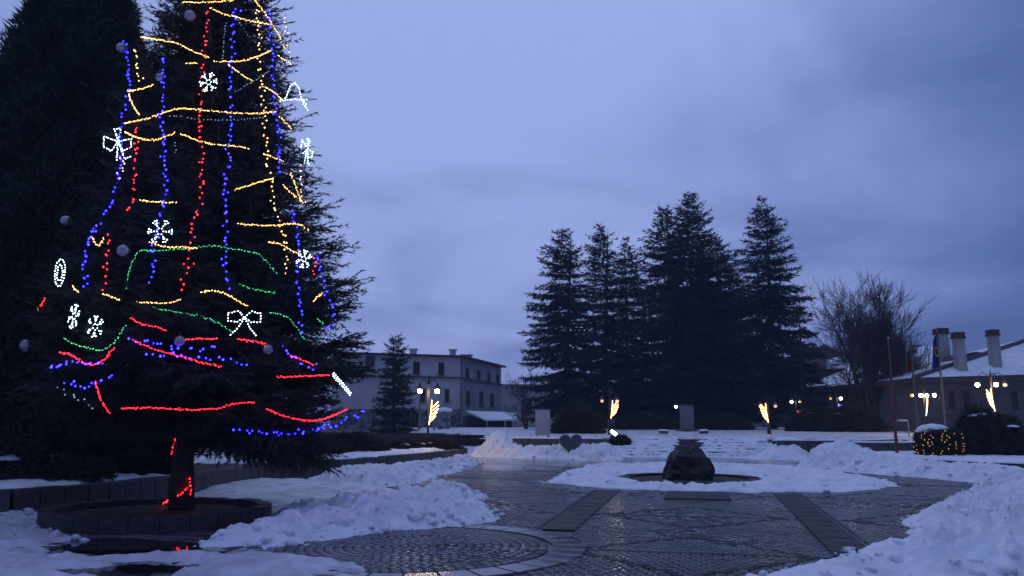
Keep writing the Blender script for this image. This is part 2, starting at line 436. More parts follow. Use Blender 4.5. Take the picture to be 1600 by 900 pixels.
# ------------------------------------------------------------------ snow
def snow(name, label, poly, hmax, edge, res, seed, lump=.1, m='snow', base=None, rag=.25, peaks=(), holes=(), lo=.55, chunks=0, patch=0.0):
    poly = np.asarray(poly)
    x0, y0 = poly.min(0) - .3; x1, y1 = poly.max(0) + .3
    nx, ny = int((x1 - x0) / res) + 2, int((y1 - y0) / res) + 2
    gx, gy = np.meshgrid(x0 + np.arange(nx) * res, y0 + np.arange(ny) * res)
    gx = gx + (hash2(np.floor(gx / res), np.floor(gy / res), seed) - .5) * res * .5
    d = sdist(poly, gx, gy)
    for h in holes: d = np.minimum(d, -sdist(h, gx, gy))
    d = d + (fbm(gx * 1.1, gy * 1.1, seed, 5) - .5) * rag * 2 + (fbm(gx * 4, gy * 4, seed + 50, 3) - .5) * rag * .7
    if patch: d = np.minimum(d, (fbm(gx * .8, gy * 2.4, seed + 70, 4) - .5 + .035) * patch + .0 * d)
    t = np.clip(d / edge, 0, 1); sm = t * t * (3 - 2 * t)
    h = hmax * sm * (lo + (1 - lo) * 2 * fbm(gx * .9, gy * .9, seed + 9, 3))
    for pxy, ph, pr in peaks:
        h = h + ph * np.exp(-((gx - pxy[0]) ** 2 + (gy - pxy[1]) ** 2) / pr ** 2) * sm
    l1 = 1 - np.abs(2 * fbm(gx * 2.2, gy * 2.2, seed + 20, 3) - 1) ** .8
    l2 = 1 - np.abs(2 * fbm(gx * 6.5, gy * 6.5, seed + 30, 2) - 1)
    l3 = fbm(gx * 15, gy * 15, seed + 40, 2) - .5
    h = h + lump * np.clip(t * 2.2, 0, 1) * ((l1 - .5) * 1.5 + (l2 - .5) * .8 + l3 * .35)
    h = h + np.minimum(.03, .4 * np.maximum(d, 0))
    z = np.where(d > 0, np.maximum(h, .004), np.maximum(-.05, d * .6))
    b = base(gx, gy) if base else 0.0
    z = z + b
    CV, CF = [], []
    if chunks:
        gq = np.random.default_rng(seed + 5); jj, ii = np.nonzero((d > -.10) & (d < edge * .8)); pick = gq.integers(0, len(jj), chunks)
        ph_ = (1 + 5 ** .5) / 2
        IV = np.array([(-1, ph_, 0), (1, ph_, 0), (-1, -ph_, 0), (1, -ph_, 0), (0, -1, ph_), (0, 1, ph_), (0, -1, -ph_), (0, 1, -ph_), (ph_, 0, -1), (ph_, 0, 1), (-ph_, 0, -1), (-ph_, 0, 1)]) / 1.9
        IF = np.array([(0, 11, 5), (0, 5, 1), (0, 1, 7), (0, 7, 10), (0, 10, 11), (1, 5, 9), (5, 11, 4), (11, 10, 2), (10, 7, 6), (7, 1, 8), (3, 9, 4), (3, 4, 2), (3, 2, 6), (3, 6, 8), (3, 8, 9), (4, 9, 5), (2, 4, 11), (6, 2, 10), (8, 6, 7), (9, 8, 1)])
        for q_ in range(chunks):
            a_, b_ = jj[pick[q_]], ii[pick[q_]]; sz = .018 + .075 * gq.random() ** 3
            vv_ = (IV + gq.normal(0, .22, (12, 3))) * sz * np.array((1.2, 1.0, .75))
            CF.append(IF + 12 * q_); CV.append(vv_ + np.array((gx[a_, b_], gy[a_, b_], max(z[a_, b_], 0) + sz * .12)))
    idx = np.arange(nx * ny).reshape(ny, nx)
    q = np.stack([idx[:-1, :-1], idx[:-1, 1:], idx[1:, 1:], idx[1:, :-1]], -1).reshape(-1, 4)
    ok = (d.ravel()[q] > -res * 1.2).any(1)
    q = q[ok]; used = np.unique(q); rm = np.full(nx * ny, -1); rm[used] = np.arange(len(used))
    V = np.stack([gx.ravel(), gy.ravel(), z.ravel()], -1)[used]
    c = V.mean(0); c[2] = 0
    o = link(name, mesh_np(name, V - c, rm[q], [M[m]], smooth=True), None, tuple(c))
    if chunks:
        co = link('snow_chunks', mesh_np('snow_chunks', np.concatenate(CV) - c, np.concatenate(CF), [M[m]]), o); tag(co, kind='stuff')
    return tag(o, label, 'snow', kind='stuff')

snow('snow_pile', 'lumpy ploughed snow bank beside the round stone planter', SN['A'], .10, .9, .035, 3, .17, rag=.42, chunks=380,
     peaks=[(G(705, 782)[:2], .16, .6), (G(590, 805)[:2], .10, .6), (G(440, 838)[:2], .09, .5)])
snow('snow_sheet', 'flat trodden snow between the planter and the left block wall',
     gp([(300, 788), (430, 806), (560, 792), (650, 778), (600, 762), (540, 756), (470, 752), (390, 752), (300, 764)]), .07, .8, .06, 5, .03, 'snow_dirty')
snow('snow_bank', 'long snow bank along the foot of the left block wall', gp([(470, 757), (560, 762), (640, 760), (690, 742), (745, 726), (745, 716), (690, 724), (620, 736), (520, 744)]),
     .14, .8, .05, 8, .18, rag=.35, chunks=200)
snow('snow_sheet', 'thin slushy snow at the left edge of the square', SN['D'], .04, .4, .035, 11, .05, 'slush', rag=.45, patch=1.8, chunks=60)
pud = np.array(G(235, 889)[:2]); th_ = np.linspace(0, 6.283, 20)[:-1]
snow('snow_sheet', 'thin slushy snow in front of the planter with a dark puddle in it', SN['E'], .04, .4, .035, 14, .05, 'slush', rag=.4, patch=1.8,
     holes=[np.stack([pud[0] + .42 * np.cos(th_), pud[1] + .34 * np.sin(th_)], -1)])
snow('snow_pile', 'big shovelled snow heap at the right front of the square', SN['F'], .20, 1.7, .04, 19, .24, rag=.3, chunks=420,
     peaks=[(G(1535, 795)[:2], .30, 1.0), (G(1600, 815)[:2], .22, 1.5), (G(1420, 850)[:2], .06, .9), (G(1560, 860)[:2], .1, 1.2)])
RC = np.array(G(1076, 752)[:2])
ths = np.linspace(0, 2 * math.pi, 40)[:-1]
ringp = []
for a in ths:
    fwd, lat = math.cos(a), math.sin(a)
    rr_f = (7.5 if fwd > 0 else 3.1) * fwd; rr_l = (4.9 if lat > 0 else 3.7) * lat
    ringp.append(RC + AX * rr_f + RT * rr_l)
basin_r = 1.72
hole = [RC + basin_r * np.array((math.cos(a), math.sin(a))) for a in ths]
snow('snow_ring', 'smooth snow ring left around the rock in the middle', ringp, .06, .9, .05, 23, .09, rag=.5, holes=[hole], chunks=80,
     peaks=[(G(895, 735)[:2], .25, 1.2)])
snow('snow_bank', 'snow bank along the foot of the right block wall', gp([(1245, 730), (1300, 722), (1350, 724), (1420, 734), (1520, 742), (1640, 752), (1640, 764), (1500, 752), (1380, 742), (1310, 736)]),
     .20, .7, .06, 27, .18, rag=.3, chunks=160, peaks=[(G(1312, 729)[:2], .5, 1.2)])
snow('snow_pile', 'rounded snow heap at the right end of the steps', gp([(1172, 718), (1280, 719), (1300, 712), (1265, 706), (1190, 708)]), .3, 1.0, .08, 31, .10,
     peaks=[(G(1222, 714)[:2], .42, 1.5)])
snow('snow_bank', 'ploughed snow bank below the low wall left of the steps', gp([(728, 713), (800, 716), (880, 718), (960, 721), (985, 716), (960, 711), (880, 711), (810, 708), (760, 707)]),
     .24, .9, .07, 37, .26, rag=.35, chunks=160, peaks=[(G(776, 711)[:2], .62, 1.0), (G(960, 716)[:2], .2, 1.0)])

# melt water standing on the setts in front of the planter
M['water'] = mat('melt_water', (.012, .012, .014), .03, (.016, .015, .016), 2, .015, 6, spec=.5)
def puddle(label, pts, seed, z=.013):
    c = np.mean(pts, 0); out = []
    n_ = 48; ang = np.linspace(0, 2 * math.pi, n_ + 1)[:-1]; Q = np.array(pts)
    for a in ang:
        d = np.array((math.cos(a), math.sin(a))); lo_, hi_ = 0.0, 6.0
        for _ in range(24):
            m_ = (lo_ + hi_) / 2; q = c + d * m_
            if sdist(Q, np.array([q[0]]), np.array([q[1]]))[0] > 0: lo_ = m_
            else: hi_ = m_
        out.append(d * lo_ * (.9 + .2 * float(fbm(np.array(a * 2.0), np.array(seed * 1.0), seed))))
    p_ = MB().add([(x, y, 0) for x, y in out], [tuple(range(n_))]).build('puddle', M['water'])
    p_.location = (c[0], c[1], z); tag(p_, kind='structure'); p_['label'] = label
puddle('dark melt water puddle before the round planter', gp([(110, 843), (200, 842), (330, 851), (350, 862), (300, 868), (150, 868), (95, 857)]), 3)
puddle('small dark puddle inside the slushy snow', gp([(178, 887), (235, 878), (292, 887), (280, 897), (190, 897)]), 4)

# ------------------------------------------------------------------ steps and upper terrace
SO = np.array(G(1075, 715)[:2])
def st(s, l): q = SO + AX * s + RT * l; return (q[0], q[1])
NS, TR, RI, SW = 6, .6, .115, 3.5
TZ = NS * RI
ANG = math.atan2(RT[1], RT[0])
steps = thing('stone_steps', 'wide stone steps half buried in snow, swept bare in the middle', 'steps', (*st(0, 0), 0), ANG)
for i in range(NS):
    MB().box((0, i * TR + (NS * TR - i * TR) / 2 + .0, (i + .5) * RI), (2 * SW, NS * TR - i * TR, RI - .004)).build('step', M['block'], steps)
def stepz(gx, gy):
    s = (gx - SO[0]) * AX[0] + (gy - SO[1]) * AX[1]
    f = s / TR; i = np.floor(f); fr = f - i
    return np.clip((i + np.clip(fr * 7 + .1, 0, 1)), 0, NS) * RI + .0
def side(l0, l1, seed, lab):
    o = snow('snow_cover', lab, [st(-.3, l0), st(NS * TR + .6, l0 * .98), st(NS * TR + .6, l1), st(-.3, l1)], .018, .3, .05, seed, .07, base=stepz, rag=.30)
side(-3.6, -.5, 41, 'snow lying on the left half of the wide steps')
side(.5, 3.6, 43, 'snow lying on the right half of the wide steps')
# terrace behind, with its front walls
ter = [st(.25, -7.6), st(.25, -SW), st(NS * TR, -SW), st(NS * TR, SW), st(.25, SW), st(.25, 6.5), st(4, 9), (26, 33), (60, 33), (140, 60), (140, 300), (-60, 300), (-60, 64), (-12, 56), st(14, -10)]
t_ = MB(); t_.prism(ter, -.05, TZ)
terrace = t_.build('terrace', M['soil']); tag(terrace, kind='structure')
def block_wall(name, label, pts, h, th, bl, m, z0=0.0, cap=None):
    root = thing(name, label, 'wall', (pts[0][0], pts[0][1], z0))
    ox, oy = pts[0]
    P_ = np.array(pts, float); seg = np.hypot(*np.diff(P_, axis=0).T); cum = np.r_[0, np.cumsum(seg)]
    nbk = max(1, int(round(cum[-1] / bl))); e_ = np.linspace(0, cum[-1], nbk + 1)
    ex, ey = np.interp(e_, cum, P_[:, 0]), np.interp(e_, cum, P_[:, 1])
    for i in range(nbk):
        mx, my = (ex[i] + ex[i + 1]) / 2, (ey[i] + ey[i + 1]) / 2
        L = math.hypot(ex[i + 1] - ex[i], ey[i + 1] - ey[i]); a = math.atan2(ey[i + 1] - ey[i], ex[i + 1] - ex[i])
        b = MB().box((0, 0, h / 2 - .03), (L - .018, th * (1 + .06 * rng.random()), h + .06 + .012 * rng.normal()), 0, .985).build('block', M[m], root)
        b.location = (mx - ox, my - oy, 0); b.rotation_euler = (0, 0, a + rng.normal(0, .006))
    if cap:
        c = MB(); n_ = int(cum[-1] / .12); e2 = np.linspace(0.0, cum[-1], n_ + 1)
        qx, qy = np.interp(e2, cum, P_[:, 0]), np.interp(e2, cum, P_[:, 1])
        dx, dy = np.gradient(qx), np.gradient(qy); nl = np.hypot(dx, dy) + 1e-9
        hh = cap * (.3 + 1.4 * fbm(e2 * .8, e2 * 0, int(abs(ox) * 10) + 3)) * np.clip(np.minimum(e2, cum[-1] - e2) * 4, 0.05, 1)
        prof = [(-1.02, -.01), (-.9, .6), (-.4, .95), (.2, 1.0), (.8, .7), (1.02, -.01)]
        vs = []
        for i in range(len(e2)):
            for p_, q_ in prof:
                w = th * .5 * p_ * (1 + .12 * (vnoise(np.array(e2[i] * 3.), np.array(p_ * 2.), 4) - .5))
                vs.append((qx[i] - ox - dy[i] / nl[i] * w, qy[i] - oy + dx[i] / nl[i] * w, h + .004 + q_ * hh[i]))
        k_ = len(prof)
        c.add(vs, [(i * k_ + j, i * k_ + j + 1, (i + 1) * k_ + j + 1, (i + 1) * k_ + j) for i in range(len(e2) - 1) for j in range(k_ - 1)])
        c.build('snow_cap', M['snow'], root, smooth=True)
    return root
block_wall('terrace_wall', 'low terrace wall with snow on top left of the steps', [st(.1, -7.6), st(.1, -SW - .1)], TZ + .06, .3, .8, 'block', cap=.08)
block_wall('terrace_wall', 'low terrace wall behind the snow heap right of the steps', [st(.1, SW + .1), st(.1, 6.6), st(3.9, 9.0)], TZ + .04, .3, .8, 'block', cap=.06)
RW = [(11.5, 28.4), (11.9, 27.2), (12.9, 25.4), (14.4, 23.1), (16.5, 20.6), (20, 17.5)]
block_wall('garden_wall', 'low grey block wall curving along the right of the square', RW, .36, .3, .45, 'block', cap=.05)
rb = MB(); rb.prism(RW + [(40, 17.5), (40, 34), (14, 34), (11.6, 30)], -.05, .33)
rb = rb.build('raised_bed', M['soil']); tag(rb, kind='structure')
snow('snow_sheet', 'patchy snow on the raised bed under the flagpoles', [(11.9, 28.2), (13.1, 25.8), (14.6, 23.6), (16.8, 21.1), (22, 17.8), (24, 30), (13, 31)], .06, .5, .12, 47, .04, base=lambda x, y: .33 + 0 * x, rag=.6)
block_wall('garden_wall', 'short second block wall behind the red flagpole', [(12.6, 30.6), (15.2, 30.4), (19.5, 30.0), (26, 29)], .40, .3, .7, 'block', z0=.33, cap=.08)
# snow on the terrace, behind
snow('snow_sheet', 'patchy snow on the terrace under the tall spruces', [st(3.9, -9), st(3.9, 9), (25, 34), (45, 36), (50, 80), (-10, 80), (-9, 58), st(12, -9)], .05, .6, .3, 53, .06, 'snow_dirty', base=lambda x, y: TZ + 0 * x, rag=1.6)

# left bed
LW = [(-13, 13.2), (-10.4, 13.4), (-8.65, 13.95), (-7.75, 15.25), (-7.1, 17.8), (-6.62, 22.3), (-4.75, 25.0), (-2.5, 30.9), (-1.95, 33.6), (-2.2, 35.2), (-3.2, 36.2), (-5.5, 36.6)]
LZ = .36
block_wall('garden_wall', 'low block wall curving along the left garden bed', LW, LZ + .06, .28, .42, 'block')
lb_ = MB(); lb_.prism([(a - .1, b + .1) for a, b in LW] + [(-16, 37.5), (-60, 40), (-60, 13.2)], -.05, LZ)
lb_ = lb_.build('garden_bed', M['soil']); tag(lb_, kind='structure')
lz = lambda x, y: LZ + 0 * x
snow('snow_sheet', 'broken snow strip on the garden bed behind the left wall', [(-11.5, 14.0), (-8.9, 14.5), (-8.2, 15.6), (-7.6, 18), (-9.5, 17.6), (-12, 16)], .06, .4, .07, 59, .05, base=lz, rag=.5)
snow('snow_sheet', 'snow strip on the garden bed beyond the decorated tree', [(-7.0, 22.6), (-5.0, 25.3), (-2.9, 30.7), (-4.0, 30.6), (-6.0, 26.3), (-7.6, 23)], .08, .4, .08, 61, .06, base=lz, rag=.35)
snow('snow_sheet', 'open snow on the park lawn seen under the decorated tree', [(-9.5, 23), (-7.6, 23.2), (-6.5, 28), (-6, 34), (-9, 36), (-30, 36), (-30, 24)], .06, .6, .12, 67, .06, base=lz, rag=.9)

snow('snow_sheet', 'patchy snow on the bed around the double lamp', [(-2.9, 31.2), (-2.3, 34.6), (-3.3, 35.9), (-9, 36.2), (-6.2, 30)], .05, .4, .08, 71, .06, base=lz, rag=.5)

# ------------------------------------------------------------------ conifers
def blades(orig, dirs, lens, step, blen, bw, g, per=2, spread=.7):
    """needle sprays along straight twigs; returns tri verts (n*3,3)"""
    cnt = np.maximum(1, (lens / step).astype(int)) * per
    idx = np.repeat(np.arange(len(lens)), cnt); n = len(idx)
    t = g.random(n)
    p = orig[idx] + dirs[idx] * (lens[idx] * t)[:, None]
    rnd = g.normal(size=(n, 3)); d = dirs[idx] * .75 + rnd * spread * .55
    d /= np.linalg.norm(d, axis=1)[:, None]
    s = np.cross(d, g.normal(size=(n, 3))); s /= np.linalg.norm(s, axis=1)[:, None] + 1e-9
    L = blen * (.6 + .8 * g.random(n)); w = bw * (.7 + .6 * g.random(n))
    return np.stack([p - s * w[:, None] * .5, p + s * w[:, None] * .5, p + d * L[:, None]], 1).reshape(-1, 3)

def conifer(name, label, base, H, z0, Rf, seed, m='needle_far', group=None, wh=.6, nb=7, tw=.25, step=.2, blen=.3, bw=.07, per=2,
            trunk_r=.3, asym=0.0, tip=.25, droop=.3, twl=.42, thin=1.0, tmin=.12, lmin=.68, asa=0.0, extra=(), bare_z=0.0):
    g = np.random.default_rng(seed)
    root = thing(name, label, 'tree', base, 0, group)
    to, td, tl = [], [], []
    tb = MB()
    zs = [0, z0 * .5, z0, H * .4 + z0 * .2, H * .7, H * .97]
    bend = g.normal(0, .02, 2)
    tb.tube([(bend[0] * z, bend[1] * z, z) for z in zs], [trunk_r * 1.25, trunk_r * 1.02, trunk_r * .95, trunk_r * .6, trunk_r * .3, .02], 10)
    z = z0
    todo = list(extra)
    while z < H * .985 or todo:
        ex_ = todo.pop() if todo else None
        R0 = Rf(z)
        nn = max(4, int(nb * (0.7 + .5 * min(1, R0 / Rf(z0 + .2 * (H - z0))))))
        ph = g.random() * 6.28
        for i in range(nn if ex_ is None else 1):
            a = ph + 2 * math.pi * (i + .5 * g.random()) / nn
            if g.random() > thin: continue
            if ex_ is None and z < bare_z and abs((a + math.pi / 2 + math.pi) % (2 * math.pi) - math.pi) < .75: continue   # no boughs low on this side
            L = R0 * (lmin + (1.03 - lmin) * g.random() ** .8) * (1 + asym * math.cos(a - asa))
            if L < .08: continue
            fz = (z - z0) / (H - z0)
            sl = -droop * (1 - fz) + .55 * max(0, fz - .6) * 2 + g.normal(0, .05)
            up = tip * (.7 + .6 * g.random())
            zb = z + g.normal(0, wh * .22)
            if ex_ is not None: zb, a, L, sl, up = ex_
            ca, sa = math.cos(a), math.sin(a)
            ts = np.linspace(0, 1, 6)
            pts = np.stack([ca * L * ts, sa * L * ts, zb + L * (sl * ts + up * ts ** 2.2)], -1)
            tb.tube(pts, [max(.012, .022 * L) * (1 - .85 * t) for t in ts], 4, cap=False)
            nt = max(3, int(L / tw))
            t = np.clip((np.arange(nt) + .3 + .7 * g.random(nt)) / nt, .06, 1.0)
            for sgn in (-1, 1, 0):
                if sgn == 0:
                    # foliage along the limb itself
                    k = max(2, int(L / .5)); tt = np.linspace(.15, .95, k)
                else: tt = t
                x = np.stack([ca * L * tt, sa * L * tt, zb + L * (sl * tt + up * tt ** 2.2)], -1)
                tang = np.stack([np.full(len(tt), ca), np.full(len(tt), sa), sl + up * 2.2 * tt ** 1.2], -1)
                lat = np.array((-sa, ca, 0)) * sgn
                d = tang * .75 + lat * (.85 if sgn else 0) + np.array((0, 0, -.22)) + g.normal(0, .16, (len(tt), 3))
                d /= np.linalg.norm(d, axis=1)[:, None]
                ln = L * twl * (1.02 - tt) ** .4 * (.6 + .6 * g.random(len(tt))) + tmin * min(1.0, L) if sgn else np.full(len(tt), L * .9 / len(tt) + .05)
                to.append(x); td.append(d); tl.append(ln)
        if ex_ is not None: continue
        z += wh * (.75 + .5 * g.random()) * (.55 + .45 * (1 - (z - z0) / (H - z0)))
    to, td, tl = np.concatenate(to), np.concatenate(td), np.concatenate(tl)
    V = blades(to, td, tl, step, blen, bw, g, per)
    link('crown', mesh_np('crown', V, np.arange(len(V)).reshape(-1, 3), [M[m]]), root)
    tb.build('trunk', M['bark'], root, smooth=True)
    return root

def prof(zs, rs): return lambda z: float(np.interp(z, zs, rs))
# the decorated tree
TB = np.array(G(283, 797, .16))
tree_prof = prof([1.0, 1.7, 2.3, 3.6, 5.0, 6.1, 7.9, 8.8, 12.4], [1.7, 2.25, 2.62, 2.42, 1.98, 1.62, 1.38, 1.12, .05])
conifer('christmas_tree', 'tall dark fir hung with coloured light strings in the round planter', tuple(TB), 12.2, 1.45, lambda z: max(.05, tree_prof(z) - float(np.interp(z, [2.3, 3.4, 5.5], [.04, .22, .36]))), 101, 'needle',
        wh=.22, nb=12, tw=.075, step=.040, blen=.085, bw=.019, per=3, trunk_r=.17, asym=.12, tip=.26, droop=.26, twl=.28, tmin=.24, lmin=.80, bare_z=2.0,
        extra=[(1.35 + .5 * random.random(), R(random.uniform(-38, 60)), random.uniform(1.5, 2.35), random.uniform(-.42, -.28), random.uniform(.06, .16)) for _ in range(26)])
# big dense conifer at the left edge
def thuja(name, label, base, H, rf, seed, nblade, blen, bw, m='thuja'):
    g = np.random.default_rng(seed); root = thing(name, label, 'tree', base)
    n = nblade; z = H * g.random(n * 2) ** 1.15; keep = g.random(n * 2) < np.vectorize(rf)(z) / 3.2; z = z[keep][:n]; n = len(z)
    a = g.random(n) * 6.283
    lobes = 1 + .10 * np.sin(a * 5 + z * 1.3) + .08 * np.sin(a * 9 - z * 2.1)
    rr = np.vectorize(rf)(z) * lobes * (.78 + .28 * g.random(n) ** .6)
    p = np.stack([rr * np.cos(a), rr * np.sin(a), z], -1)
    d = np.stack([np.cos(a) * .6, np.sin(a) * .6, np.full(n, .75)], -1) + g.normal(0, .35, (n, 3)); d /= np.linalg.norm(d, axis=1)[:, None]
    V = blades(p, d, np.full(n, .22), .2, blen, bw, g, 2, .6)
    link('crown', mesh_np('crown', V, np.arange(len(V)).reshape(-1, 3), [M[m]]), root)
    tb = MB().tube([(0, 0, 0), (0, 0, H * .5), (0, 0, H * .95)], [.28, .17, .03], 10)
    inner = [(max(.05, rf(zz_) * .80), zz_) for zz_ in np.linspace(.4, H * .96, 14)]
    tb.build('trunk', M['bark'], root, smooth=True)
    c = MB().lathe(inner, (0, 0, 0), 14).build('inner_foliage', M[m], root, smooth=True)
    return root
thuja('columnar_conifer', 'huge dense dark conifer at the left edge of the square', (*P(80, 600, 18.5)[:2], LZ), 15.5,
      prof([0, .8, 3, 6, 8.5, 10.5, 12, 13.5, 15.5], [2.3, 2.8, 3.0, 2.4, 1.66, 1.10, .74, .42, .05]), 111, 150000, .18, .05)

# tall spruces on the terrace
def spruce(px, py, Y, rb_, seed, lab, z0=2.2, thin=1.0, pw=.62, wh=.92, droop=.40):
    x, y, zt = P(px, py, Y); H = zt - TZ
    conifer('spruce_tree', lab, (x, y, TZ), H, z0, lambda z: rb_ * max(0.0, (1 - (z - z0) / (H - z0))) ** pw * (1 if z > z0 + 2 else .85) * min(1.0, .45 + (H - z) / 5.0) * (1 + .10 * math.sin(z * 1.9 + seed)) + .06, seed,
            group='tall spruces on the terrace', wh=wh, nb=9, tw=.28, step=.13, blen=.34, bw=.085, per=2, trunk_r=.28, tip=.16, droop=droop, twl=.30, thin=thin, tmin=.32, lmin=.55 + .02 * (seed % 10), asym=.04 + .03 * (seed % 5), asa=seed * 1.7)
spruce(880, 352, 68, 4.5, 201, 'leftmost tall spruce of the row, next to the pale building')
spruce(938, 348, 72, 3.5, 202, 'slim tall spruce, second from the left in the row')
spruce(978, 370, 78, 4.0, 203, 'shorter spruce half hidden in the middle of the row')
spruce(1037, 321, 70, 4.9, 204, 'broad tall spruce just left of the tallest one')
spruce(1078, 297, 74, 5.2, 205, 'tallest spruce of the row, behind the rock')
spruce(1116, 366, 71, 5.4, 206, 'dark spruce just right of the tallest one')
spruce(1146, 428, 73, 3.8, 209, 'shorter dark spruce filling the gap before the open tiered one')
spruce(1190, 311, 66, 4.3, 207, 'open tiered spruce standing alone at the right of the row', z0=3, wh=.95, droop=.46)
spruce(1247, 480, 62, 2.2, 208, 'thin small spruce right of the open tiered one', thin=.7)
def spruce2(px, py, Y, rb_, z0, seed, lab, zb, m='needle_far', nb=8):
    x, y, zt = P(px, py, Y); H = zt - zb
    conifer('spruce_tree', lab, (x, y, zb), H, z0, lambda z: rb_ * max(0.0, (1 - (z - z0) / (H - z0))) ** .6 + .1, seed, m, wh=.5, nb=nb, tw=.2, step=.09, blen=.24, bw=.06, per=2,
            trunk_r=.2, tip=.18, droop=.3, twl=.36, tmin=.3)
spruce2(619, 524, 56, 1.45, .5, 211, 'young spruce in front of the pale building', 0.0)
spruce2(345, 345, 32, 3.1, 3.1, 212, 'dark spruce in the park behind the decorated tree', LZ)
spruce2(160, 300, 30, 3.1, 3.2, 213, 'dark spruce between the huge conifer and the decorated tree', LZ)
spruce2(430, 430, 36, 2.4, 3.0, 214, 'smaller dark spruce far behind the decorated tree', LZ)

# ------------------------------------------------------------------ bare trees
def bare(name, label, base, segs, seed, levels, spread, n_child, L0, r0, shrink=.72, up=.25, group=None):
    g = np.random.default_rng(seed); root = thing(name, label, 'tree', base, 0, group)
    wood, tw_ = MB(), MB()
    def grow(p, d, L, r_, lev):
        mb_ = wood if lev < 3 else tw_
        k = 4 if lev < 3 else 3; pts, rs = [p], [r_]
        q = p.copy(); dd = d.copy()
        for i in range(k):
            dd = dd + g.normal(0, .13, 3) + np.array((0, 0, up * .12)); dd /= np.linalg.norm(dd)
            q = q + dd * L / k; pts.append(q.copy()); rs.append(r_ * (1 - .42 * (i + 1) / k))
        mb_.tube(pts, rs, 7 if lev < 2 else (5 if lev < 3 else 3), cap=False)
        if lev >= levels: return
        nc = n_child + (1 if g.random() < .5 else 0)
        for c in range(nc):
            j = k if c == 0 else int(g.integers(1, k + 1))
            nd = dd + g.normal(0, spread, 3) + np.array((0, 0, up)); nd /= np.linalg.norm(nd)
            grow(pts[j], nd, L * shrink * (.75 + .5 * g.random()), max(.013, rs[j] * (.8 if c == 0 else .55)), lev + 1)
    for d, L, r_ in segs: 
        d = np.array(d, float); d /= np.linalg.norm(d); grow(np.zeros(3), d, L, r_, 0)
    wood.build('trunk', M['twig'], root, smooth=True); tw_.build('crown', M['twig'], root)
    return root
bare('bare_tree', 'bare tree with a trunk leaning left towards the open spruce', (*P(1352, 640, 60)[:2], TZ), [((-.36, 0, 1), 4.4, .28)], 305, 5, .50, 4, 3, .3, .70, .14)
bare('bare_tree', 'bare tree with a dense upright broom of twigs by the flags', (*P(1366, 640, 58)[:2], TZ), [((.0, 0, 1), 3.8, .26), ((.25, .1, 1), 3.2, .2), ((-.15, -.1, 1), 3.2, .18)], 312, 5, .34, 5, 3, .3, .66, .20)
bare('bare_tree', 'small bare tree between the spruces and the leaning tree', (*P(1285, 640, 66)[:2], TZ), [((-.05, 0, 1), 2.6, .14)], 321, 5, .5, 3, 3, .3, .7, .12)
bare('bare_tree', 'small bare tree at the left foot of the spruces', (*P(822, 640, 66)[:2], TZ), [((-.25, 0, 1), 2.2, .11), ((.1, 0, 1), 2.0, .11)], 327, 5, .5, 3, 3, .3, .68, .06)

# ------------------------------------------------------------------ shrubs
def shrub(name, label, base, rx, ry, h, seed, n=5000, blen=.12, bw=.04, m='hedge', cat='shrub', caps=0, flat=1.0, group=None):
    g = np.random.default_rng(seed); root = thing(name, label, cat, base, 0, group)
    u = g.normal(size=(n, 3)); u /= np.linalg.norm(u, axis=1)[:, None]; u[:, 2] = np.abs(u[:, 2])
    a = np.arctan2(u[:, 1], u[:, 0])
    k = (.86 + .2 * g.random(n)) * (1 + .12 * np.sin(3 * a + seed) + .08 * np.sin(7 * a + 2 * seed + 4 * u[:, 2]))
    e_ = 2.0 / flat
    p = np.stack([u[:, 0] * rx * k, u[:, 1] * ry * k, np.abs(u[:, 2]) ** (1 / flat) * h * k], -1)
    d = u + g.normal(0, .4, (n, 3)) + np.array((0, 0, .2)); d /= np.linalg.norm(d, axis=1)[:, None]
    V = blades(p, d, np.full(n, .1), .1, blen, bw, g, 2, .8)
    link('foliage', mesh_np('foliage', V, np.arange(len(V)).reshape(-1, 3), [M[m]]), root)
    MB().lathe([(.84, 0), (.86, .3 * h), (.70, .62 * h), (.42, .8 * h), (.08, .86 * h)], (0, 0, 0), 14, rx, ry).build('inner_foliage', M[m], root, smooth=True)
    for c in range(caps):
        th = g.random() * 6.28; q = g.random() * .6
        s = MB().lathe([(.0 + .02, -.03), (1, -.02), (.85, .35), (.4, .6), (.03, .66)], (0, 0, 0), 9)
        o = s.build('snow_cap', M['snow'], root, smooth=True); k = .10 + .14 * g.random()
        o.scale = (k * 1.4, k, k * .7); o.location = (rx * q * math.cos(th), -ry * abs(q * math.sin(th)) - .1, h * (1 - q * q * .55))
    return root
shrub('trimmed_shrub', 'wide dark rounded shrub on the left bed beyond the tree', (*P(548, 700, 28.5)[:2], LZ), 1.25, .8, .62, 401, 6000)
shrub('trimmed_shrub', 'low dark shrub around the foot of the left double lamp', (*P(672, 712, 33.0)[:2], LZ), 1.1, .6, .28, 402, 5000, caps=2)
shrub('trimmed_shrub', 'low dark shrub left of the double lamp, snow beside it', (*P(628, 712, 32.0)[:2], LZ), .7, .5, .25, 403, 3000, caps=1)
shrub('round_shrub', 'dark rounded shrub at the right, beside the lit hedge', (*P(1530, 700, 27.5)[:2], .33), .72, .7, 1.45, 404, 6000, caps=2)
shrub('round_shrub', 'dark rounded shrub nearest the right edge of the picture', (*P(1572, 700, 27.0)[:2], .33), .62, .6, 1.15, 405, 5000, caps=1)
shrub('round_shrub', 'dark snow-dotted shrub on the bed left of the decorated trunk', (*P(228, 720, 21)[:2], LZ), .6, .5, .55, 406, 4000, caps=3)
shrub('round_shrub', 'low dark shrub behind the left wall at the picture edge', (*P(60, 740, 16.2)[:2], LZ), 1.3, .7, .55, 407, 6000, caps=2)
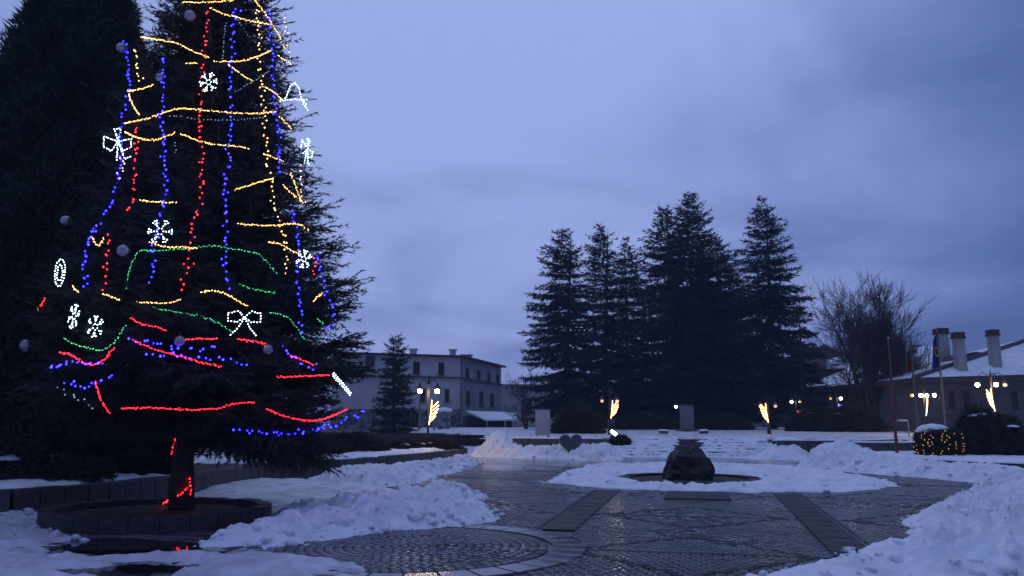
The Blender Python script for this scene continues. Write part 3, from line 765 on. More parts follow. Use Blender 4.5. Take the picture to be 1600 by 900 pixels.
shrub('round_shrub', 'greenish shrub behind the white board on the terrace', (*P(905, 670, 46)[:2], TZ), 1.3, .9, 1.5, 408, 4000, .2, .06)
shrub('round_shrub', 'small dark shrub on the snowy steps beside the spotlight', (*st(1.9, -3.0), RI * 3), .42, .4, .4, 409, 2500)
for i, (px, Y, rx, h, lab) in enumerate([(1130, 60, 2.2, 1.1, 'low dark hedge behind the right half of the steps'), (1010, 62, 2.4, 1.2, 'low dark hedge behind the left half of the steps'),
        (1270, 54, 1.6, 1.3, 'dark bush on the terrace below the blue lamp'), (1330, 52, 2.0, 1.5, 'dark bush on the terrace left of the flagpoles')]):
    shrub('terrace_shrub', lab, (*P(px, 680, Y)[:2], TZ), rx, .8, h, 420 + i, 3500, .25, .07, caps=1)

# ------------------------------------------------------------------ planter, rock
pc = np.array((-5.62, 13.15)); prx, pry = 1.74, 1.5
planter = thing('round_planter', 'low round planter of stone blocks under the decorated tree', 'planter', (*pc, 0))
nbk = 26
for k in range(nbk):
    a0, a1 = 2 * math.pi * k / nbk + .004, 2 * math.pi * (k + 1) / nbk - .004
    po = [(prx * f_ * math.cos(a), pry * f_ * math.sin(a)) for f_, a in ((.88, a0), (1, a0), (1.004, (a0 + a1) / 2), (1, a1), (.88, a1))]
    MB().prism(po, -.05, .23 + .008 * rng.normal()).build('block', M['block_dark'], planter)
g_ = MB()
pr = [(0.02, .17), (.4, .165), (.7, .15), (.89, .13)]
g_.lathe([(.89, -.02)] + pr[::-1], (0, 0, 0), 40, prx, pry).build('soil', M['soil'], planter, smooth=True)
basin = thing('stone_basin', 'low round dark stone kerb around the rock', 'basin', (*RC, 0))
for k in range(20):
    a0, a1 = 2 * math.pi * k / 20 + .008, 2 * math.pi * (k + 1) / 20 - .008
    MB().prism([(f_ * math.cos(a), f_ * math.sin(a)) for f_, a in ((1.55, a0), (1.85, a0), (1.86, (a0 + a1) / 2), (1.85, a1), (1.55, a1))], -.03, .10 + .005 * rng.normal()).build('kerb_stone', M['slab_dark'], basin)
MB().lathe([(1.56, -.02), (1.56, .05), (.02, .06)], (0, 0, 0), 30).build('bed', M['soil'], basin)
# the rock: a rounded boulder with shoulders
nu, nv = 40, 22; vs_, fs_ = [], []
for j in range(nv + 1):
    ph = math.pi * j / nv
    for i in range(nu):
        th = 2 * math.pi * i / nu
        d = np.array((math.sin(ph) * math.cos(th), math.sin(ph) * math.sin(th), math.cos(ph)))
        e_ = 2.8
        k = (abs(d[0]) ** e_ + abs(d[1]) ** e_ + abs(d[2]) ** e_) ** (-1 / e_)
        x, y, z = d * k
        n1 = float(fbm(np.array(x * 1.7 + 5), np.array(y * 1.7 + z * 2.3), 77)) - .5
        n2 = float(fbm(np.array(x * 5 + 5), np.array(y * 5 + z * 6), 78)) - .5
        s = 1 + .50 * n1 + .26 * n2
        wz = 1.04 - .24 * max(0, z + .05)                # narrower towards the top
        vs_.append((x * .60 * s * wz + .05 * z, y * .50 * s * wz, .22 + z * .66 * (1 + .6 * (s - 1)) * (1 - .16 * max(0, x - .1))))
for j in range(nv):
    for i in range(nu): fs_.append((j * nu + i, (j + 1) * nu + i, (j + 1) * nu + (i + 1) % nu, j * nu + (i + 1) % nu))
o = MB().add(vs_, fs_).build('boulder', M['rock'], None); o.location = (*RC, .0)
tag(o, 'big dark rounded rock in the middle of the square', 'rock')

# ------------------------------------------------------------------ lights on the tree
def crown_hit(px, py, out=.11):
    """point on the near side of the crown's outer surface seen along a ray, else beside the axis"""
    d = ray(px, py); o = np.array((0, 0, CAMH)); best = None; bd = 1e9
    for t in np.linspace(9.5, 14.2, 240):
        p = o + d * t; q = p - TB; z = q[2]
        a = math.atan2(q[1], q[0]); r_ = math.hypot(q[0], q[1])
        Rr = (tree_prof(max(1.0, z + .1)) - .16) * (1 + .12 * math.cos(a)) + out
        if r_ <= Rr: return p
        if r_ - Rr < bd: bd, best = r_ - Rr, p
    return best
def path3(pts, px_step=6):
    out = []
    pts = np.array(pts, float)
    # smooth the drawn cord a little, then lay it on the crown
    seg = np.hypot(*np.diff(pts, axis=0).T); cum = np.r_[0, np.cumsum(seg)]
    n = max(2, int(cum[-1] / px_step)); t = np.linspace(0, cum[-1], n + 1)
    X_, Y_ = np.interp(t, cum, pts[:, 0]), np.interp(t, cum, pts[:, 1])
    if n > 4:
        for _ in range(2):
            X_[1:-1] = (X_[:-2] + 2 * X_[1:-1] + X_[2:]) / 4; Y_[1:-1] = (Y_[:-2] + 2 * Y_[1:-1] + Y_[2:]) / 4
    Q = np.array([crown_hit(a, b) for a, b in zip(X_, Y_)])
    for _ in range(2):
        if len(Q) > 3: Q[1:-1, :] = (Q[:-2] + 2 * Q[1:-1] + Q[2:]) / 4
    return Q
def light_string(colr, label, pts, gap=.047, rb=.012, miss=.0, jit=.006, pts3=None, fade=0.0):
    g = np.random.default_rng(abs(hash(label)) % 1000 if False else sum(map(ord, label)))
    Q = path3(pts) if pts3 is None else np.array(pts3, float)
    seg = np.linalg.norm(np.diff(Q, axis=0), axis=1); cum = np.r_[0, np.cumsum(seg)]
    og = Q[0]
    w = MB().tube(Q - og, .005, 4).build('light_string', M['wire'], None); w.location = tuple(og)
    tag(w, label, 'light string', 'light strings on the decorated tree')
    b = MB(); s = gap / 2
    while s < cum[-1]:
        p = np.array([np.interp(s, cum, Q[:, k]) for k in range(3)]) - og + g.normal(0, jit, 3) + np.array((0, -.012, 0))
        hide = float(vnoise(np.array(s * 2.3 + 3.1 * len(label)), np.array(og[0] * 5.), 3)) < miss
        if not hide: octa(b, p, rb * (.8 + .45 * g.random()))
        s += gap * (.85 + .3 * g.random())
    if len(b.v) == 0: octa(b, np.zeros(3), rb)
    o = b.build('bulbs', E_[colr], w); tag(o, kind='stuff')
    return w
LS = [
 ('gold', 'gold rope light at the very top edge of the picture', [(285, 4), (329, 4), (367, 1)]),
 ('gold', 'dotted gold rope light just below the topmost one', [(329, 14), (351, 23), (372, 28), (389, 33), (423, 39)]),
 ('gold', 'gold rope light running steeply down the upper right side of the tree', [(397, 0), (412, 17), (425, 38), (438, 57), (446, 77)]),
 ('gold', 'gold rope light sagging from the upper left down to the tree middle', [(221, 58), (242, 62), (278, 67), (302, 81), (329, 91)]),
 ('gold', 'gold rope light swag just above the highest snowflake', [(291, 100), (340, 97), (378, 96), (404, 89), (423, 80)]),
 ('gold', 'gold rope light slanting from above the highest snowflake to the bell', [(357, 101), (378, 117), (400, 130), (427, 142), (440, 155)]),
 ('gold', 'very short gold rope light at the right above the bell ornament', [(433, 86), (455, 101)]),
 ('gold', 'short gold rope light on the left edge, level with the highest snowflake', [(200, 143), (227, 139), (240, 133)]),
 ('gold', 'short gold rope light hanging down the left edge above the bow', [(202, 147), (208, 166), (219, 181)]),
 ('gold', 'long gold rope light crossing the whole tree below the highest snowflake', [(195, 193), (234, 185), (261, 174), (287, 169), (321, 173), (363, 177), (408, 178), (431, 175)]),
 ('gold', 'short gold rope light going down right of the long crossing one', [(438, 183), (455, 201)]),
 ('gold', 'gold rope light swag starting at the white bow on the left', [(195, 206), (215, 217), (242, 221), (274, 208)]),
 ('gold', 'long gold rope light falling to the right, right of the bow swag', [(282, 209), (317, 223), (348, 228), (370, 228), (397, 234), (442, 252)]),
 ('gold', 'short gold rope light rising to the right at mid tree', [(367, 297), (393, 289), (427, 279)]),
 ('gold', 'gold rope light slanting to the right edge at mid tree', [(442, 289), (454, 302), (474, 317)]),
 ('gold', 'gold rope light meeting the slanting one at the right edge', [(454, 270), (463, 293), (472, 317)]),
 ('gold', 'short level gold rope light above the large snowflake', [(219, 313), (242, 316), (278, 317)]),
 ('gold', 'dotted gold rope light at right above the small round snowflake', [(372, 350), (416, 353), (440, 352), (465, 348), (483, 360)]),
 ('gold', 'gold rope light leading to the small round snowflake on the right', [(418, 379), (438, 379), (450, 389), (469, 399)]),
 ('gold', 'short gold rope light directly under the large snowflake', [(233, 378), (257, 387), (283, 386), (310, 388)]),
 ('gold', 'long wavy gold rope light above the lower white bow', [(162, 459), (181, 466), (195, 473), (227, 473), (265, 475), (287, 466), (329, 453), (351, 457), (370, 470), (389, 479)]),
 ('gold', 'short gold rope light on the right edge above the lower branches', [(490, 470), (508, 455)]),
 ('gold', 'small hook of gold rope light on the left edge', [(145, 370), (147, 380), (151, 389), (162, 381), (163, 372)]),
 ('gold', 'tiny gold rope light beside the oval white ornament', [(113, 446), (123, 457)]),
 ('green', 'long green rope light framing the middle of the tree and falling right', [(217, 392), (265, 391), (295, 389), (325, 384), (340, 384), (367, 390), (404, 394), (420, 412), (435, 432), (454, 459)]),
 ('green', 'green rope light dropping at the left end of the long green one', [(217, 394), (206, 410), (200, 432), (197, 451)]),
 ('green', 'short green rope light inside the green frame at the right', [(357, 436), (389, 451), (431, 458)]),
 ('green', 'green rope light slanting down to the lower white bow', [(238, 480), (261, 485), (289, 491), (317, 494), (340, 504), (365, 519)]),
 ('green', 'green rope light falling right of the lower white bow', [(421, 489), (450, 493), (461, 508), (476, 531)]),
 ('green', 'green rope light swag at the lower left edge', [(100, 529), (125, 542), (142, 544), (159, 550), (178, 538), (197, 508)]),
 ('green', 'tiny green rope light at the right edge', [(495, 497), (506, 508)]),
 ('red', 'short red rope light above the long slanting red one', [(204, 496), (219, 508), (246, 510), (260, 517)]),
 ('red', 'long red rope light slanting down to the right', [(208, 532), (242, 546), (283, 557), (321, 568), (346, 573)]),
 ('red', 'level red rope light under the lower white bow', [(280, 530), (329, 530), (370, 529), (416, 537)]),
 ('red', 'bright red rope light swag at the lower left', [(93, 551), (110, 551), (125, 565), (147, 573), (166, 561), (181, 542)]),
 ('red', 'short red rope light slanting at the right, above the level pair', [(454, 555), (491, 570)]),
 ('red', 'short level red rope light ending at the white icicle', [(433, 589), (457, 589), (490, 587), (516, 586)]),
 ('red', 'red rope light hanging steeply at the lower left', [(149, 595), (155, 617), (163, 636), (172, 646)]),
 ('red', 'long wavy red rope light along the lowest branches', [(189, 638), (244, 637), (285, 640), (321, 641), (351, 636), (374, 629), (399, 629)]),
 ('red', 'bright red rope light swag at the lower right', [(416, 639), (446, 651), (484, 659), (510, 654), (544, 639)]),
 ('red', 'short red rope light at the far left edge of the tree', [(72, 466), (66, 474), (59, 485)]),
]
for c, lab, pts in LS:
    L = np.hypot(*np.diff(np.array(pts, float), axis=0).T).sum()
    light_string(c, lab, pts, gap=.019 if c != 'green' else .028, rb=.0080 if c in ('gold',) else .0076, miss=.0 if L < 70 else .16)
VS = [
 ('blue', 'blue light string hanging down the left edge of the tree', [(195, 60), (200, 110), (203, 128), (197, 165), (188, 195), (190, 240), (185, 290), (178, 320), (165, 335), (150, 355), (138, 385)]),
 ('blue', 'blue light string hanging between the left edge and the red string', [(257, 85), (257, 140), (252, 190), (255, 227), (258, 280), (258, 322), (246, 340), (240, 395), (240, 420), (235, 445)]),
 ('blue', 'blue light string hanging just right of the red string', [(372, 8), (364, 38), (363, 75), (361, 132), (363, 170), (359, 212), (355, 257), (351, 295), (353, 336), (353, 372), (350, 413), (359, 451)]),
 ('blue', 'blue light string hanging near the right edge, upper half', [(419, 11), (421, 45), (427, 76), (427, 125), (431, 170), (435, 212), (437, 246), (434, 272)]),
 ('blue', 'blue light string hanging near the right edge, lower half', [(452, 318), (457, 332), (466, 365), (468, 392), (465, 430), (467, 455), (471, 490), (470, 520)]),
 ('blue', 'blue light string at the outermost right edge', [(497, 395), (508, 455), (520, 480), (515, 530)]),
 ('blue', 'loose blue lights just left of the hooked gold rope', [(148, 352), (138, 385), (130, 410), (136, 450)]),
 ('red', 'long red light string hanging down the middle of the tree', [(323, 15), (321, 57), (319, 106), (315, 151), (312, 181), (313, 212), (317, 238), (312, 280), (317, 306), (308, 327), (302, 357), (297, 379), (295, 410), (287, 440), (285, 459)]),
 ('red', 'red light string hanging close to the left edge, upper part', [(213, 190), (213, 230), (210, 265), (208, 310), (200, 335)]),
 ('red', 'red light string hanging close to the left edge, lower part', [(168, 365), (167, 400), (166, 430), (160, 452)]),
 ('red', 'red lights beside the small round snowflake at the right edge', [(490, 400), (491, 420), (489, 438)]),
 ('gold', 'gold light string hanging near the right edge', [(402, 8), (406, 57), (408, 102), (410, 151), (414, 185), (412, 208), (420, 261), (427, 287), (427, 329), (440, 350), (445, 375), (447, 410), (447, 428)]),
 ('gold', 'gold light string at the upper left beside the blue one', [(212, 78), (213, 110), (222, 130)]),
 ('pink', 'pale pink light string hanging at the right edge under the bow', [(469, 257), (473, 285), (474, 314)]),
 ('pink', 'pale pink light string hanging at the left under the bow', [(189, 238), (192, 262), (186, 285)]),
 ('pink', 'pale pink light string at the top right edge', [(446, 22), (450, 60), (452, 90)]),
 ('blue', 'blue light string sagging under the lowest branches at the right', [(365, 670), (397, 675), (452, 679), (491, 671), (544, 657), (573, 641)]),
 ('blue', 'blue light string sagging behind the level red rope', [(202, 527), (240, 537), (300, 547), (345, 541), (385, 529)]),
 ('blue', 'blue light string under the red swag at the lower left', [(75, 578), (95, 566), (130, 570), (165, 570)]),
 ('blue', 'blue lights on the lowest left branches', [(100, 595), (125, 603), (140, 605), (160, 595), (182, 590)]),
 ('blue', 'blue light string crossing under the long slanting red rope', [(226, 562), (260, 552), (300, 560), (345, 562), (385, 570)]),
 ('blue', 'blue light string at the right above the level pair of red ropes', [(440, 536), (455, 555), (480, 578), (500, 575)]),
 ('pale', 'dim white light string on the lowest left branches', [(90, 605), (120, 622), (150, 640)]),
]
for c, lab, pts in VS:
    light_string(c, lab, pts, gap=.075 if c in ('blue', 'gold') else .075, rb=.0145 if c == 'blue' else .0125, jit=.022, miss=.12)
DS = [('dim pale light string hanging at the top of the tree', [(353, 34), (350, 64), (348, 94)]), ('dim pale light string curving down at the upper right', [(372, 30), (384, 52), (404, 70), (423, 81)]),
      ('dim pale light string slanting beside the bell ornament', [(367, 144), (395, 128), (423, 110)]), ('dim pale light string under the long crossing gold rope', [(263, 181), (321, 188), (378, 188), (419, 183)]),
      ('dim pale light string short and steep under the bow swag', [(275, 222), (275, 240)])]
for lab, pts in DS: light_string('pale', lab, pts, gap=.055, rb=.009)
# rope wound on the trunk
def trunk_pt(px, py):
    d = ray(px, py); o = np.array((0, 0, CAMH)); best, bd = None, 9
    for t in np.linspace(12, 14.5, 400):
        p = o + d * t; r_ = math.hypot(*(p[:2] - TB[:2]))
        if r_ < .215: return p
        if r_ < bd: bd, best = r_, p
    return best
light_string('red', 'short red rope light on the trunk just under the branches', None, pts3=[trunk_pt(*q) for q in [(275, 684), (271, 697), (268, 711)]])
light_string('red', 'red rope light wound round the foot of the trunk', None, pts3=[trunk_pt(297, 746), trunk_pt(297, 758), trunk_pt(288, 767), trunk_pt(278, 774), np.array(G(255, 787, .2))])
light_string('red', 'red rope light stub hanging beside the wound one on the trunk', None, pts3=[trunk_pt(298, 757), trunk_pt(299, 766), trunk_pt(298, 776)])

def ornament(name, label, px, py, segs, scale, rot=0.0, squash=1.0, colr='white', gap=.040):
    """a flat wire motif with bulbs; segs are lists of 2D points, unit size"""
    c = crown_hit(px, py, .15) + np.array((0, -.05, 0))
    nrm = np.array((c[0] - TB[0], c[1] - TB[1], 0)); 
    nrm = nrm / (np.linalg.norm(nrm) + 1e-9); nrm = nrm * .35 + np.array((0, -1, 0)) * .65; nrm /= np.linalg.norm(nrm)
    rx = np.cross((0, 0, 1), nrm); rx = -rx / np.linalg.norm(rx); 
    if rx[0] < 0: rx = -rx
    up = np.array((0, 0, 1.0)); s = scale * np.linalg.norm(c - np.array((0, 0, CAMH))) / F
    ca, sa = math.cos(rot), math.sin(rot)
    w, b = MB(), MB()
    for sg in segs:
        q = np.array(sg, float); q = np.stack([q[:, 0] * ca - q[:, 1] * sa, q[:, 0] * sa + q[:, 1] * ca], -1)
        q3 = rx[None] * (q[:, :1] * s * squash) + up[None] * (q[:, 1:] * s)
        w.tube(q3, .004, 4)
        L = np.linalg.norm(np.diff(q3, axis=0), axis=1); cum = np.r_[0, np.cumsum(L)]
        for t in np.arange(gap * .4, cum[-1] + .001, gap):
            octa(b, [np.interp(t, cum, q3[:, k]) for k in range(3)] + rng.normal(0, .003, 3) - np.array((0, .008, 0)), .0100)
    o = w.build(name, M['wire']); o.location = tuple(c)
    tag(o, label, 'ornament', 'lit motifs on the decorated tree')
    tag(b.build('bulbs', E_[colr], o), kind='stuff')
def flake():
    segs = []
    for k in range(6):
        a = k * math.pi / 3; c, s = math.cos(a), math.sin(a)
        segs.append([(.15 * c, .15 * s), (c, s)])
        for q in (-.55, .55):
            segs.append([(.55 * c, .55 * s), (.55 * c + .42 * math.cos(a + q), .55 * s + .42 * math.sin(a + q))])
    return segs
bow = [[(0, .1), (-.35, .5), (-.95, .35), (-.9, -.1), (-.4, -.15), (0, .1)], [(0, .1), (.35, .5), (.95, .35), (.9, -.1), (.4, -.15), (0, .1)],
       [(0, .1), (-.3, -.45), (-.75, -.95)], [(0, .1), (.3, -.45), (.7, -.95)]]
bowv = [[(0, .2), (-.3, .95), (.1, .95), (0, .2)], [(0, .2), (-.95, .55), (-.9, -.1), (-.4, -.35), (0, .2)], [(0, .2), (.8, .3), (.85, -.2), (.35, -.4), (0, .2)], [(0, .2), (.5, -.9), (.9, -.75)], [(0, .2), (0, -1)]]
bell = [[(-.9, -.6), (-.5, -.3), (-.3, .5), (0, .9), (.3, .5), (.5, -.3), (.9, -.6)], [(-.9, -.6), (-.1, -.35), (.9, -.2)], [(.6, -.5), (1.0, -1)]]
oval = [[(.9 * math.cos(a), math.sin(a)) for a in np.linspace(0, 6.283, 16)], [(.5 * math.cos(a), .6 * math.sin(a)) for a in np.linspace(0, 6.283, 12)]]
ornament('lit_snowflake', 'highest white lit snowflake on the tree', 328, 131, flake(), 15, .2, .85)
ornament('lit_snowflake', 'largest white lit snowflake left of the tree middle', 253, 363, flake(), 20, 0)
ornament('lit_snowflake', 'small white lit snowflake at the right edge', 476, 406, flake(), 15, .3, .8)
ornament('lit_snowflake', 'narrow white lit snowflake seen edge-on at the lower left', 119, 495, flake(), 18, .2, .5)
ornament('lit_snowflake', 'white lit snowflake low on the left, beside the narrow one', 152, 511, flake(), 16, .5, .8)
ornament('lit_oval', 'white lit oval ring at the far left edge of the tree', 97, 427, oval, 19, .1, .45)
ornament('lit_bow', 'white lit bow at the upper left edge', 187, 228, bowv, 24)
ornament('lit_bow', 'white lit bow low in the middle of the tree', 384, 500, bow, 25)
ornament('lit_bell', 'white lit bell at the upper right edge', 461, 150, bell, 22)
ornament('lit_bow', 'narrow white lit bow at the right edge, below the bell', 481, 238, bowv, 20, -.3, .5)
ornament('lit_icicle', 'white lit icicle slanting at the lower right edge', 535, 600, [[(-.8, .9), (.85, -.9)], [(-.7, .95), (.9, -.8)], [(-.8, .7), (.8, -1)]], 18)
M['bauble'] = mat('bauble', (.45, .45, .48), .18, (.3, .28, .3), 14, .3, 40, metallic=.7)
for px, py, r_, lab in [(297, 25, 8, 'silver bauble near the top of the tree'), (190, 75, 7, 'silver bauble at the upper left tip'), (193, 392, 9, 'silver bauble left of the largest snowflake'),
        (41, 540, 8, 'silver bauble hanging at the far left'), (103, 345, 7, 'dim silver bauble before the huge conifer'), (281, 533, 8, 'silver bauble at the end of the level red rope'), (418, 546, 8, 'silver bauble under the level red rope at right'), (250, 121, 6, 'small silver bauble between blue strings')]:
    c = crown_hit(px, py, .13); s = r_ * np.linalg.norm(c - np.array((0, 0, CAMH))) / F
    pr_ = [(max(.004, s * math.sin(a)), -s * math.cos(a)) for a in np.linspace(0, math.pi, 11)]
    o = MB().lathe(pr_, (0, 0, 0), 16).build('bauble', M['bauble'], None, smooth=True); o.location = tuple(c)
    tag(o, lab, 'bauble', 'silver baubles on the decorated tree')
    MB().lathe([(s * .2, 0), (s * .2, s * .25), (s * .05, s * .3), (s * .05, s * .9)], (0, 0, s * .97), 8).build('cap', M['iron'], o)

# ------------------------------------------------------------------ street lamps
def lamp_head(root, p, mglow, r_=.09, energy=0, colr=(1, .72, .4), cap=True):
    h = MB()
    h.lathe([(.03, .26), (.05, .2), (r_ * 1.0, .13), (r_ * 1.75, .05), (r_ * 1.8, .03)], (0, 0, 0), 14).build('lamp_shade', M['iron'], root).location = p
    b = MB().lathe([(max(.005, r_ * math.sin(a)), -r_ * math.cos(a) * .9) for a in np.linspace(0, math.pi, 8)], (0, 0, 0), 12).build('bulb', mglow, root, smooth=True)
    b.location = (p[0], p[1], p[2] - .05)
    if energy:
        ld = bpy.data.lights.new('lamp_light', 'POINT'); ld.energy = energy; ld.color = colr; ld.shadow_soft_size = .12
        lo = bpy.data.objects.new('lamp_light', ld); col.objects.link(lo); lo.parent = root; lo.location = (p[0], p[1], p[2] - .22)
def feather(root, x, z0, h, side_, mglow, w=.3, n=5, k=1.0):
    """glowing plume: a curved stem with curled barbs on one side"""
    f = MB()
    stem = [(x + side_ * .10 * math.sin(t * 1.5), -.09, z0 + h * t) for t in np.linspace(0, 1, 7)]
    f.tube(stem, .014 * k, 5)
    for i in range(n):
        t = .10 + .72 * i / n; bx = x + side_ * .10 * math.sin(t * 1.5); bz = z0 + h * t
        wi = w * (1 - .35 * abs(t - .45) * 2)
        f.tube([(bx, -.09, bz), (bx + side_ * wi * .45, -.10, bz + h * .10), (bx + side_ * wi * .85, -.10, bz + h * .22), (bx + side_ * wi, -.10, bz + h * .26)], [.010 * k, .014 * k, .017 * k, .018 * k], 5)
    return f.build('light_plume', mglow, root)
def street_lamp(label, px, Y, zb, ztop_py, heads, mglow, energy, plume=None, lit=None, arm_drop=.0):
    x, y, zt = P(px, ztop_py, Y)
    root = thing('street_lamp', label, 'street lamp', (x, y, zb), 0, 'street lamps around the square')
    H = zt - zb
    MB().lathe([(.16, 0), (.16, .12), (.11, .18), (.09, .5), (.06, .58), (.045, .7), (.038, H - .3), (.05, H - .28), (.03, H), (.01, H + .12)], (0, 0, 0), 10).build('post', M['iron'], root, smooth=False)
    for i, (dx, dy) in enumerate(heads):
        a = MB(); L = math.hypot(dx, dy)
        pts = [(dx * t, dy * t, H - .35 + .5 * L ** .5 * math.sin(math.pi * min(1, t * 1.02)) * .75 + .10 * t) for t in np.linspace(0, 1, 9)]
        a.tube(pts, .018, 6).build('arm', M['iron'], root)
        q = pts[-1]; on = lit is None or lit[i]
        lamp_head(root, (q[0], q[1], q[2] - .26), mglow if on else E_['lamp_dim'], energy=energy if on else 0)
    if plume:
        px_, z0, h, sd_, mg, w = plume
        feather(root, px_, z0, h, sd_, mg, w, k=1.0 if Y < 50 else 2.0)
    return root
street_lamp('double curved-arm street lamp with golden plume in front of the building', 670, 33.2, LZ, 590, [(-.36, 0), (.36, 0)], E_['lamp'], 22, (.05, 1.02, 1.0, 1, E_['feather'], .34))
street_lamp('street lamp with golden plume at the left foot of the spruces', 952, 43, TZ, 610, [(-.4, 0), (.4, 0)], E_['lamp_dim'], 0, (.05, .95, .95, 1, E_['feather'], .36))
street_lamp('street lamp with golden plume behind the right end of the steps', 1199, 43, TZ, 618, [(-.4, 0), (.4, 0)], E_['lamp_dim'], 0, (-.05, .74, 1.0, -1, E_['feather'], .34))
street_lamp('street lamp with red plume at the right foot of the spruces', 1243, 56, TZ, 615, [(-.3, 0), (.3, .1)], E_['lamp_white'], 6, (-.05, 1.0, .5, 1, E_['feather_red'], .3), lit=[1, 0])
street_lamp('street lamp with blue plume between spruces and flags', 1306, 56, TZ, 610, [(-.4, 0), (.3, 0)], E_['lamp_white'], 6, (0, 1.15, .8, 1, E_['feather_blue'], .25), lit=[0, 1])
street_lamp('small distant street lamp with dim golden plume behind the steps', 1165, 75, TZ, 636, [(-.3, 0), (.3, 0)], E_['lamp_dim'], 0, (0, .9, .8, -1, E_['feather'], .25))
street_lamp('street lamp with a row of globes and a lit strip near the flags', 1442, 42, TZ, 601, [(-.62, 0), (-.25, -.2), (.25, .2), (.55, 0)], E_['lamp'], 12, (0, 1.1, 1.0, 1, E_['feather'], .06), lit=[0, 1, 1, 1])
street_lamp('three-armed street lamp with golden plume at the right edge', 1547, 36, .7, 582, [(-.62, 0), (-.06, -.45), (.62, 0)], E_['lamp'], 20, (.0, 1.25, 1.0, -1, E_['feather'], .26), lit=[1, 1, 0])
street_lamp('distant lamp with one white globe beside the grey monument', 1058, 62, TZ, 624, [(-.12, 0)], E_['lamp_white'], 0, None)
# a floodlight on the wall end
fx, fy, fz = P(957, 685, 37.2)
fl = thing('floodlight', 'small white floodlight on the wall end left of the steps', 'floodlight', (fx, fy, TZ + .06))
MB().box((0, 0, .05), (.2, .16, .1)).build('base', M['iron'], fl)
h_ = MB().box((0, 0, 0), (.36, .12, .24)).build('housing', M['iron'], fl); h_.location = (.05, 0, .22); h_.rotation_euler = (R(-15), R(35), 0)
h2 = MB().box((0, -.066, 0), (.32, .012, .15)).build('lens', emit('flood_glow', (.95, 1, .85), 12), h_)

# ------------------------------------------------------------------ buildings
def facade(parent, a, b, z0, z1, wins, m, depth=.18, wm='window'):
    """wall from a to b (world xy relative to parent) with real openings; outward normal is to the right of a->b"""
    a, b = np.array(a, float), np.array(b, float); L = np.linalg.norm(b - a); u = (b - a) / L; nrm = np.array((u[1], -u[0]))
    xs = sorted(set([0, L] + [w[0] for w in wins] + [w[1] for w in wins])); zs = sorted(set([z0, z1] + [w[2] for w in wins] + [w[3] for w in wins]))
    q = MB()
    def pt(s, z, d=0.0): p = a + u * s - nrm * d; return (p[0], p[1], z)
    for i in range(len(xs) - 1):
        for j in range(len(zs) - 1):
            cx_, cz_ = (xs[i] + xs[i + 1]) / 2, (zs[j] + zs[j + 1]) / 2
            if any(w[0] < cx_ < w[1] and w[2] < cz_ < w[3] for w in wins): continue
            q.add([pt(xs[i], zs[j]), pt(xs[i + 1], zs[j]), pt(xs[i + 1], zs[j + 1]), pt(xs[i], zs[j + 1])], [(0, 1, 2, 3)])
    for w in wins:
        x0, x1, w0, w1 = w[:4]
        q.add([pt(x0, w0), pt(x1, w0), pt(x1, w1), pt(x0, w1), pt(x0, w0, depth), pt(x1, w0, depth), pt(x1, w1, depth), pt(x0, w1, depth)],
              [(0, 1, 5, 4), (1, 2, 6, 5), (2, 3, 7, 6), (3, 0, 4, 7)])
    q.build('wall', m, parent)
    ang = math.atan2(u[1], u[0])
    for w in wins:
        x0, x1, w0, w1 = w[:4]; W_, H_ = x1 - x0, w1 - w0
        c = pt((x0 + x1) / 2, w0, depth - .06)
        f = MB()
        for dx, dz, sx, sz in ((-W_ / 2 + .04, H_ / 2, .08, H_), (W_ / 2 - .04, H_ / 2, .08, H_), (0, .04, W_ - .16, .08), (0, H_ - .04, W_ - .16, .08), (0, H_ / 2, .06, H_ - .16)):
            f.box((dx, 0, dz), (sx, .08, sz))
        fo = f.build(wm, M['frame'], parent); fo.location = c; fo.rotation_euler = (0, 0, ang)
        MB().box((0, .03, H_ / 2), (W_ - .1, .02, H_ - .1)).build('pane', M['glass'], fo)
        if wm == 'window' and len(w) < 5:
            MB().box((0, -.13, -.03), (W_ + .2, .22, .06)).build('sill', M['cornice'], fo)

# pale building left of the spruces
A0, A1, A2 = np.array(P(520, 560, 80)[:2]), np.array(P(720, 560, 85)[:2]), np.array(P(783, 580, 101)[:2])
EZ = P(720, 559, 85)[2]
bld = thing('corner_building', 'pale three-storey corner building with flat eaves and chimneys', 'building', (*A1, 0))
ra, rc = A0 - A1, A2 - A1
la = np.linalg.norm(ra); lc_ = np.linalg.norm(rc)
def zpy(py, Y=85): return P(720, py, Y)[2]
def sx_(px, Y=83): return la - (X(720, 560, 85) - X(px, 560, Y))
wl_ = [(sx_(681), sx_(691), zpy(586), zpy(567)), (sx_(640), sx_(651), zpy(586), zpy(567)), (sx_(565), sx_(580), zpy(574), zpy(560)), (sx_(692), sx_(700), zpy(628), zpy(608)), (sx_(652), sx_(661), zpy(628), zpy(608)),
       (sx_(610), sx_(620), zpy(586), zpy(567)), (sx_(610), sx_(620), zpy(628), zpy(608))]
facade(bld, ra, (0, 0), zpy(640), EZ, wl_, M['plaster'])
wr_ = []
for f0 in (.10, .36, .62, .86): wr_.append((lc_ * f0, lc_ * f0 + 1.5, zpy(590), zpy(573)))
for f0 in (.12, .42, .70): wr_.append((lc_ * f0, lc_ * f0 + 1.7, zpy(632), zpy(609)))
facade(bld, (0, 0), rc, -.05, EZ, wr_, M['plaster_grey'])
facade(bld, ra, (0, 0), -.05, zpy(640) - .01, [(sx_(640), sx_(652), .0, 2.3, 1), (sx_(684), sx_(694), .0, 2.3, 1)], M['graffiti'], wm='door')
back = rc + ra
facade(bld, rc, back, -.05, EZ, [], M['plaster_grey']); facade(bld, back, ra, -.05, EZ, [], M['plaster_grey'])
def offset(p, k): return p
rf = MB(); k_ = .55
